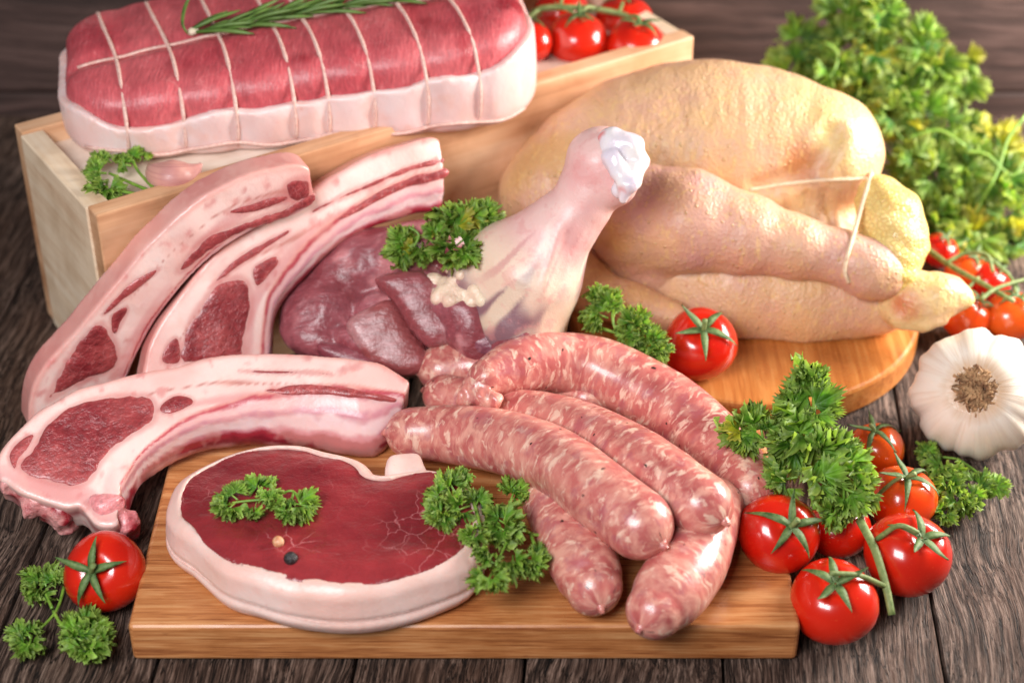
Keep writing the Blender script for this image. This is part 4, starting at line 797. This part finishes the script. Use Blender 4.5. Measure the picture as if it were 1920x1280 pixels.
def clove():
    b = at(325, 340, LID); t = thing('garlic_clove', 'single pinkish garlic clove on the crate in front of the roast', 'garlic', b)
    P = spline([(*Z_(280, 310, LID+1.0), .12), (*Z_(297, 328, LID+1), .66), (*Z_(325, 334, LID+.95), .9), (*Z_(355, 326, LID+.9), .62), (*Z_(374, 311, LID+1.1), .16), (*Z_(377, 306, LID+1.2), .1)], 30)
    v, f = tube(P[:, :3], P[:, 3], 24); s = np.repeat(np.linspace(0, 5, 30), 24); a = np.tile(np.linspace(0, 2*pi, 24, endpoint=False), 30)
    mobj('skin', pmesh('skin', v-b, f, True, None, np.stack([np.cos(a)*.7, np.sin(a)*.7, s*.7], 1)), M['clove'], t)
clove()
# ------------------------------------------------------------------ peppercorns
def pepper(label, x_, y_, r, mat):
    p = at(x_, y_, SZ+.2); rc_ = r*depth(p)/CF; bm = bmesh.new(); bmesh.ops.create_icosphere(bm, subdivisions=4, radius=rc_)
    for v in bm.verts: c = v.co; k = float(fbm(c.x, c.y, c.z, 5, 3, x_)); v.co = c*(1+.10*k)
    me = bpy.data.meshes.new('peppercorn'); bm.to_mesh(me); bm.free(); me.polygons.foreach_set('use_smooth', [True]*len(me.polygons))
    o = mobj('peppercorn', me, M[mat]); o.location = p; tag(o, label, 'peppercorn', 'peppercorns on the steak')
pepper('black wrinkled peppercorn lying on the red steak', 545, 1046, 13, 'pepper_b'); pepper('pale pinkish peppercorn lying on the red steak', 522, 1015, 11, 'pepper_w')
# ------------------------------------------------------------------ parsley
def leafmesh(seed, curl=1., tth=.74):
    rn = random.Random(seed); V = [(0, 0, 0)]; C = [(.0, 0, 0)]; n = 33; F = []; span = rn.uniform(1.5, 1.9); ph = rn.random()*6
    for ring, fr in ((1, .45), (2, .8), (3, 1.)):
        for k in range(n):
            a = -span+2*span*k/(n-1); lobe = .72+.28*abs(cos(a*1.55))**.7; tooth = (1.0 if k % 2 == 0 else tth) if ring == 3 else 1.
            r = fr*lobe*tooth*(1-.12*(a/span)**2); z = curl*(.20*sin(a*6.5+ph)*fr**1.6+.12*rn.uniform(-1, 1)*(fr > .5)) - .22*fr*fr*curl*.6
            V.append((r*cos(a*.82), r*sin(a*.82), z)); C.append(((fr if ring < 3 else (1. if k % 2 == 0 else .75)),)*3)
    for k in range(n-1): F.append((0, 1+k, 2+k)); 
    for rg in (0, 1):
        for k in range(n-1): a = 1+rg*n+k; F.append((a, a+n, a+n+1, a+1))
    return pmesh('leaf', V, F, True, np.array(C))
LM = [leafmesh(i, random.uniform(.8, 1.3)) for i in range(8)]; LB = [leafmesh(i+20, random.uniform(.7, 1.2), .88) for i in range(8)]; LY = [me.copy() for me in LM]
for me in LM: me.materials.append(M['leaf'])
for me in LB: me.materials.append(M['leafb'])
for me in LY: me.materials.append(M['leafy'])
def cluster(parent, base, c, r, dirv, upv, meshes, n=6, spread=1.25, yel=0.):
    d = np.asarray(dirv)/np.linalg.norm(dirv); u = np.asarray(upv)/np.linalg.norm(upv); s = np.cross(u, d); org = c-d*r*.55
    for i in range(n):
        a = (i/(max(n-1, 1))*2-1)*spread+random.uniform(-.25, .25); el = random.uniform(-.25, .8)
        v = (d*cos(a)+s*sin(a))*cos(el)+u*sin(el); off = org+v*r*random.uniform(.15, .4)
        x_ = Vector(v); z = Vector(u)+Vector(np.random.randn(3))*.55; y_ = z.cross(x_).normalized(); z = x_.cross(y_); sc_ = r*random.uniform(.7, 1.05)
        mt = Matrix((x_*sc_, y_*sc_*random.uniform(.7, 1.0), z.normalized()*sc_*1.1)).transposed().to_4x4(); mt.translation = Vector(off-base)
        o = mobj('leaf', random.choice(LY if random.random() < yel else meshes), None, parent); o.matrix_local = mt
def scr(ang): a = radians(ang); return cos(a), sin(a)
def sprig(label, base, clusters, stems, pos, upv=(0, -.35, 1), n=6, sr=.075, yel=0., big=1.):
    t = thing('parsley_sprig', label, 'parsley', base, 'parsley sprigs'); parts = []
    for st in stems: P = spline([pos(*q) for q in st], 12); parts.append(tube(P-base, np.linspace(sr*1.15, sr*.8, 12), 6))
    for (x_, y_, r, ang) in clusters:
        c = pos(x_, y_); dx, dy = scr(ang); c2 = pos(x_+dx*r, y_-dy*r); rr = r*depth(c)/CF*1.12*big; d = c2-c
        cluster(t, base, c, rr, d, np.asarray(upv)+np.random.randn(3)*.15, LM, n, yel=yel); parts.append(tube(np.array([c-d/np.linalg.norm(d)*rr*.9, c-d/np.linalg.norm(d)*rr*.2, c])-base, sr*.7, 5))
    mobj('stem', pmesh('stem', *merge(parts)), M['stem'], t); return t
sprig('small parsley sprig lying on the red steak', at(500, 960, 4.6), [(428, 922, 30, 140), (420, 960, 34, 220), (472, 965, 22, 265), (482, 905, 32, 110), (508, 925, 24, 80), (515, 948, 22, 280), (578, 948, 34, -10), (535, 970, 24, 240), (545, 940, 14, 90)],
      [[(565, 945), (552, 922), (535, 922), (512, 935)], [(512, 935), (470, 938), (435, 942)], [(550, 925), (545, 945), (540, 960)]], lambda a, b: at(a, b, 5.0), n=8, sr=.06)
sprig('parsley sprig between the steak and the short sausage', at(930, 1000, 2.2), [(840, 900, 34, 120), (868, 892, 26, 80), (812, 932, 28, 180), (818, 972, 38, 210), (852, 958, 38, 200), (900, 932, 32, 60), (885, 1012, 30, 250), (965, 918, 36, 70), (925, 968, 38, 150), (960, 1002, 44, -30), (905, 1045, 30, 240), (1018, 1038, 26, 20), (962, 1068, 40, 270), (912, 1092, 36, 240), (1000, 1070, 34, -60)],
      [[(1040, 1000), (995, 1000), (960, 965), (930, 962)], [(995, 1000), (1010, 1040), (1025, 1045)], [(888, 940), (900, 985), (900, 1010)], [(900, 985), (860, 1000)], [(955, 950), (962, 985), (930, 1060)]], lambda a, b: at(a, b, 5.1-.007*max(a-820, 0)), n=8, yel=.03)
dleg = lambda a, b: atd(a, b, min([q for q in (hit(legall, a, b), 87.5) if q])-.7)
sprig('parsley sprig lying on the turkey leg', atd(830, 470, 86.5), [(745, 455, 36, 160), (738, 478, 36, 215), (785, 480, 34, 250), (848, 488, 44, 270), (880, 478, 36, -30), (880, 440, 34, 40), (850, 405, 42, 100), (890, 392, 36, 60), (925, 405, 32, 20), (815, 425, 30, 110)],
      [[(765, 425), (785, 440), (775, 465)], [(815, 440), (830, 455), (870, 470)], [(815, 440), (825, 420), (845, 400)]], dleg, (0, -.6, .8), 8, yel=.05)
sprig('parsley sprig between the topmost sausage and the chicken', at(1170, 640, 3.2), [(1122, 548, 24, 80), (1110, 585, 34, 160), (1150, 562, 30, 50), (1108, 606, 24, 190), (1192, 598, 32, 80), (1172, 628, 34, 190), (1200, 645, 28, 250), (1232, 648, 32, -20), (1240, 668, 28, -60)],
      [[(1148, 575), (1150, 605), (1158, 625)], [(1125, 615), (1160, 625), (1190, 632), (1232, 642)], [(1190, 632), (1185, 612)]], lambda a, b: atd(a, b, 87.0-.012*(a-1100)), (0, -.6, .8), 8)
sprig('large parsley sprig standing over the vine tomatoes at right', at(1530, 930, 2), [(1522, 692, 42, 80), (1498, 722, 40, 150), (1470, 755, 38, 165), (1550, 765, 44, 0), (1395, 790, 36, 160), (1378, 832, 38, 230), (1425, 790, 30, 100), (1470, 800, 52, 170), (1512, 795, 46, 60), (1465, 850, 42, 220), (1560, 850, 46, 0), (1600, 838, 38, 30), (1610, 880, 44, -10), (1560, 915, 46, -30), (1450, 902, 38, 190), (1582, 955, 38, -90), (1622, 930, 38, -20), (1560, 975, 28, 250)],
      [[(1528, 955), (1518, 905), (1500, 850), (1490, 810)], [(1505, 860), (1525, 800), (1525, 720)], [(1518, 905), (1560, 890), (1600, 860)], [(1495, 835), (1440, 800), (1400, 805)]], lambda a, b: atd(a, b, 80.5-.010*(b-700)), (.1, -.7, .75), 6, .1, yel=.015, big=1.2)
sprig('parsley sprig on the table under the garlic bulb', at(1800, 900, .2), [(1728, 845, 24, 150), (1752, 880, 34, 200), (1768, 922, 38, 230), (1795, 900, 30, 0), (1848, 905, 34, 20), (1880, 912, 28, 0), (1800, 950, 38, 270), (1832, 938, 28, -30), (1762, 968, 28, 240)],
      [[(1718, 828), (1750, 852), (1795, 860)], [(1795, 860), (1825, 880), (1850, 902)], [(1760, 856), (1775, 900)]], lambda a, b: at(a, b, .9), n=8)
sprig('darker parsley sprig on the table in the near left corner', at(110, 1150, .2), [(52, 1085, 28, 170), (78, 1075, 38, 110), (108, 1082, 28, 50), (62, 1115, 28, 220), (30, 1190, 28, 180), (52, 1215, 34, 250), (48, 1180, 28, 120), (150, 1172, 38, 70), (180, 1180, 42, 0), (190, 1212, 38, -40), (165, 1228, 38, -90), (135, 1190, 28, 150)],
      [[(120, 1100), (112, 1130), (98, 1155), (65, 1188)], [(98, 1140), (85, 1110)], [(100, 1145), (118, 1172), (150, 1185)]], lambda a, b: at(a, b, .8), n=8)
sprig('parsley sprig on the crate beside the garlic clove', at(240, 350, LID), [(186, 300, 24, 110), (174, 325, 26, 180), (195, 362, 32, 250), (182, 345, 24, 200), (248, 290, 28, 90), (270, 285, 20, 30), (228, 308, 20, 170)],
      [[(300, 366), (250, 345), (205, 325)], [(298, 364), (260, 322), (248, 298)], [(282, 370), (240, 361), (205, 357)]], lambda a, b: at(a, b, LID+.8), n=8, sr=.085)
# parsley bunch
bb = at(1720, 470, 0); bunch = thing('parsley_bunch', 'big bunch of curly parsley standing behind the chicken', 'parsley', bb)
poly = [(1470, 95), (1545, 40), (1600, 10), (1660, -10), (1700, 20), (1690, 85), (1750, 95), (1800, 120), (1835, 150), (1828, 225), (1850, 260), (1895, 235), (1935, 260), (1935, 500), (1800, 480), (1745, 420), (1690, 330), (1665, 250), (1600, 180), (1500, 140), (1440, 120)]
cl = []; tries = 0; PA = np.array(poly, float)
while len(cl) < 60 and tries < 6000:
    tries += 1; q = (random.uniform(1430, 1935), random.uniform(-10, 500))
    if poly2(np.array([q[0]]), np.array([q[1]]), PA)[0] < -8 and all((q[0]-c[0])**2+(q[1]-c[1])**2 > 35**2 for c in cl): cl.append(q)
parts = []
bpos = lambda a, b, j=0.: aty(a, b, 9.5+(480-b)/470*11+j)
for (a, b) in cl:
    j = random.uniform(-1.5, 1.5); c = bpos(a, b, j); ang = random.uniform(0, 360); dx, dy = scr(ang); d = bpos(a+dx*30, b-dy*30, j)-c; r = random.uniform(48, 64)*depth(c)/CF
    cluster(bunch, bb, c, r, d, (.2, -.8, .6), LB+LM, 5, 1.4, yel=.45 if random.random() < .22 else .02)
    if random.random() < .6: q = bpos(1740, 380, 1.8); parts.append(tube(spline([c, (c+q)/2+np.random.randn(3)*.6, q], 8)-bb, .1, 5))
for st in ([(1925, 215), (1890, 260), (1870, 320), (1830, 400)], [(1925, 300), (1895, 330), (1850, 290), (1810, 285)], [(1545, 80), (1570, 100), (1560, 140), (1530, 165)], [(1700, 260), (1760, 245), (1810, 275)]):
    parts.append(tube(spline([bpos(a, b, -1.6) for a, b in st], 12)-bb, .12, 6))
mobj('stems', pmesh('stems', *merge(parts)), M['stem'], bunch)
# ------------------------------------------------------------------ rosemary
def rosemary():
    pix = [(350, 62), (400, 58), (470, 46), (560, 30), (650, 14), (720, 4), (790, -8)]
    pos = lambda q: atd(q[0], q[1], (hit(roast_union, min(q[0], 960), max(q[1], 2)) or 92)-.35)
    P = spline([pos(q) for q in pix], 40); b = P[0].copy(); t = thing('rosemary_sprig', 'green rosemary sprig lying on the roast', 'rosemary', b)
    mobj('stem', pmesh('stem', *tube(P-b, .08, 6)), M['needle'], t)
    V = []; n = 7
    for i in range(n):
        s = i/(n-1); wd = .075*(1-(2*s-1)**4)+.004; z = .10*sin(s*pi); V += [(s, -wd, z), (s, 0, z+.035), (s, wd, z), (s, 0, z-.02)]
    F = []
    for i in range(n-1):
        a, c = i*4, i*4+4; F += [(a, c, c+1, a+1), (a+1, c+1, c+2, a+2), (a+2, c+2, c+3, a+3), (a+3, c+3, c, a)]
    nm = pmesh('needle', V, F); nm.materials.append(M['needle'])
    for i in range(64):
        k = random.randint(0, 36); p = P[k]; tn = P[k+1]-P[k]; tn /= np.linalg.norm(tn); sd = np.cross([0, 0, 1.], tn); a = random.uniform(-1, 1); v = tn*random.uniform(.75, 1)+sd*a*.55+np.array([0, 0, 1])*random.uniform(-.02, .3)
        x_ = Vector(v).normalized(); z = Vector((0, -.4, 1)); y_ = z.cross(x_).normalized(); z = x_.cross(y_); ln = random.uniform(1.8, 3.4)
        mt = Matrix((x_*ln, y_*ln*.62, z*ln*.7)).transposed().to_4x4(); mt.translation = Vector(p-b); o = mobj('needle', nm, None, t); o.matrix_local = mt
    for q in ((352, 62), (465, 46), (565, 26), (650, 10)):
        p = pos(q); Pn = spline([p-b, p-b+np.array([.3, .05, .06]), p-b+np.array([.65, .1, .04])], 6); mobj('bud', pmesh('bud', *tube(Pn, [.1, .2, .22, .18, .12, .05], 7)), M['pale'], t)
    u = [(350, 62), (342, 45), (345, 20), (355, -6)]; Pn = spline([atd(a, c, depth(P[0])-.4-.012*(62-c)) for a, c in u], 10); mobj('needle', pmesh('needle', *tube(Pn-b, [.05, .06, .07, .08, .09, .09, .09, .09, .08, .07], 6)), M['needle'], t)
rosemary()
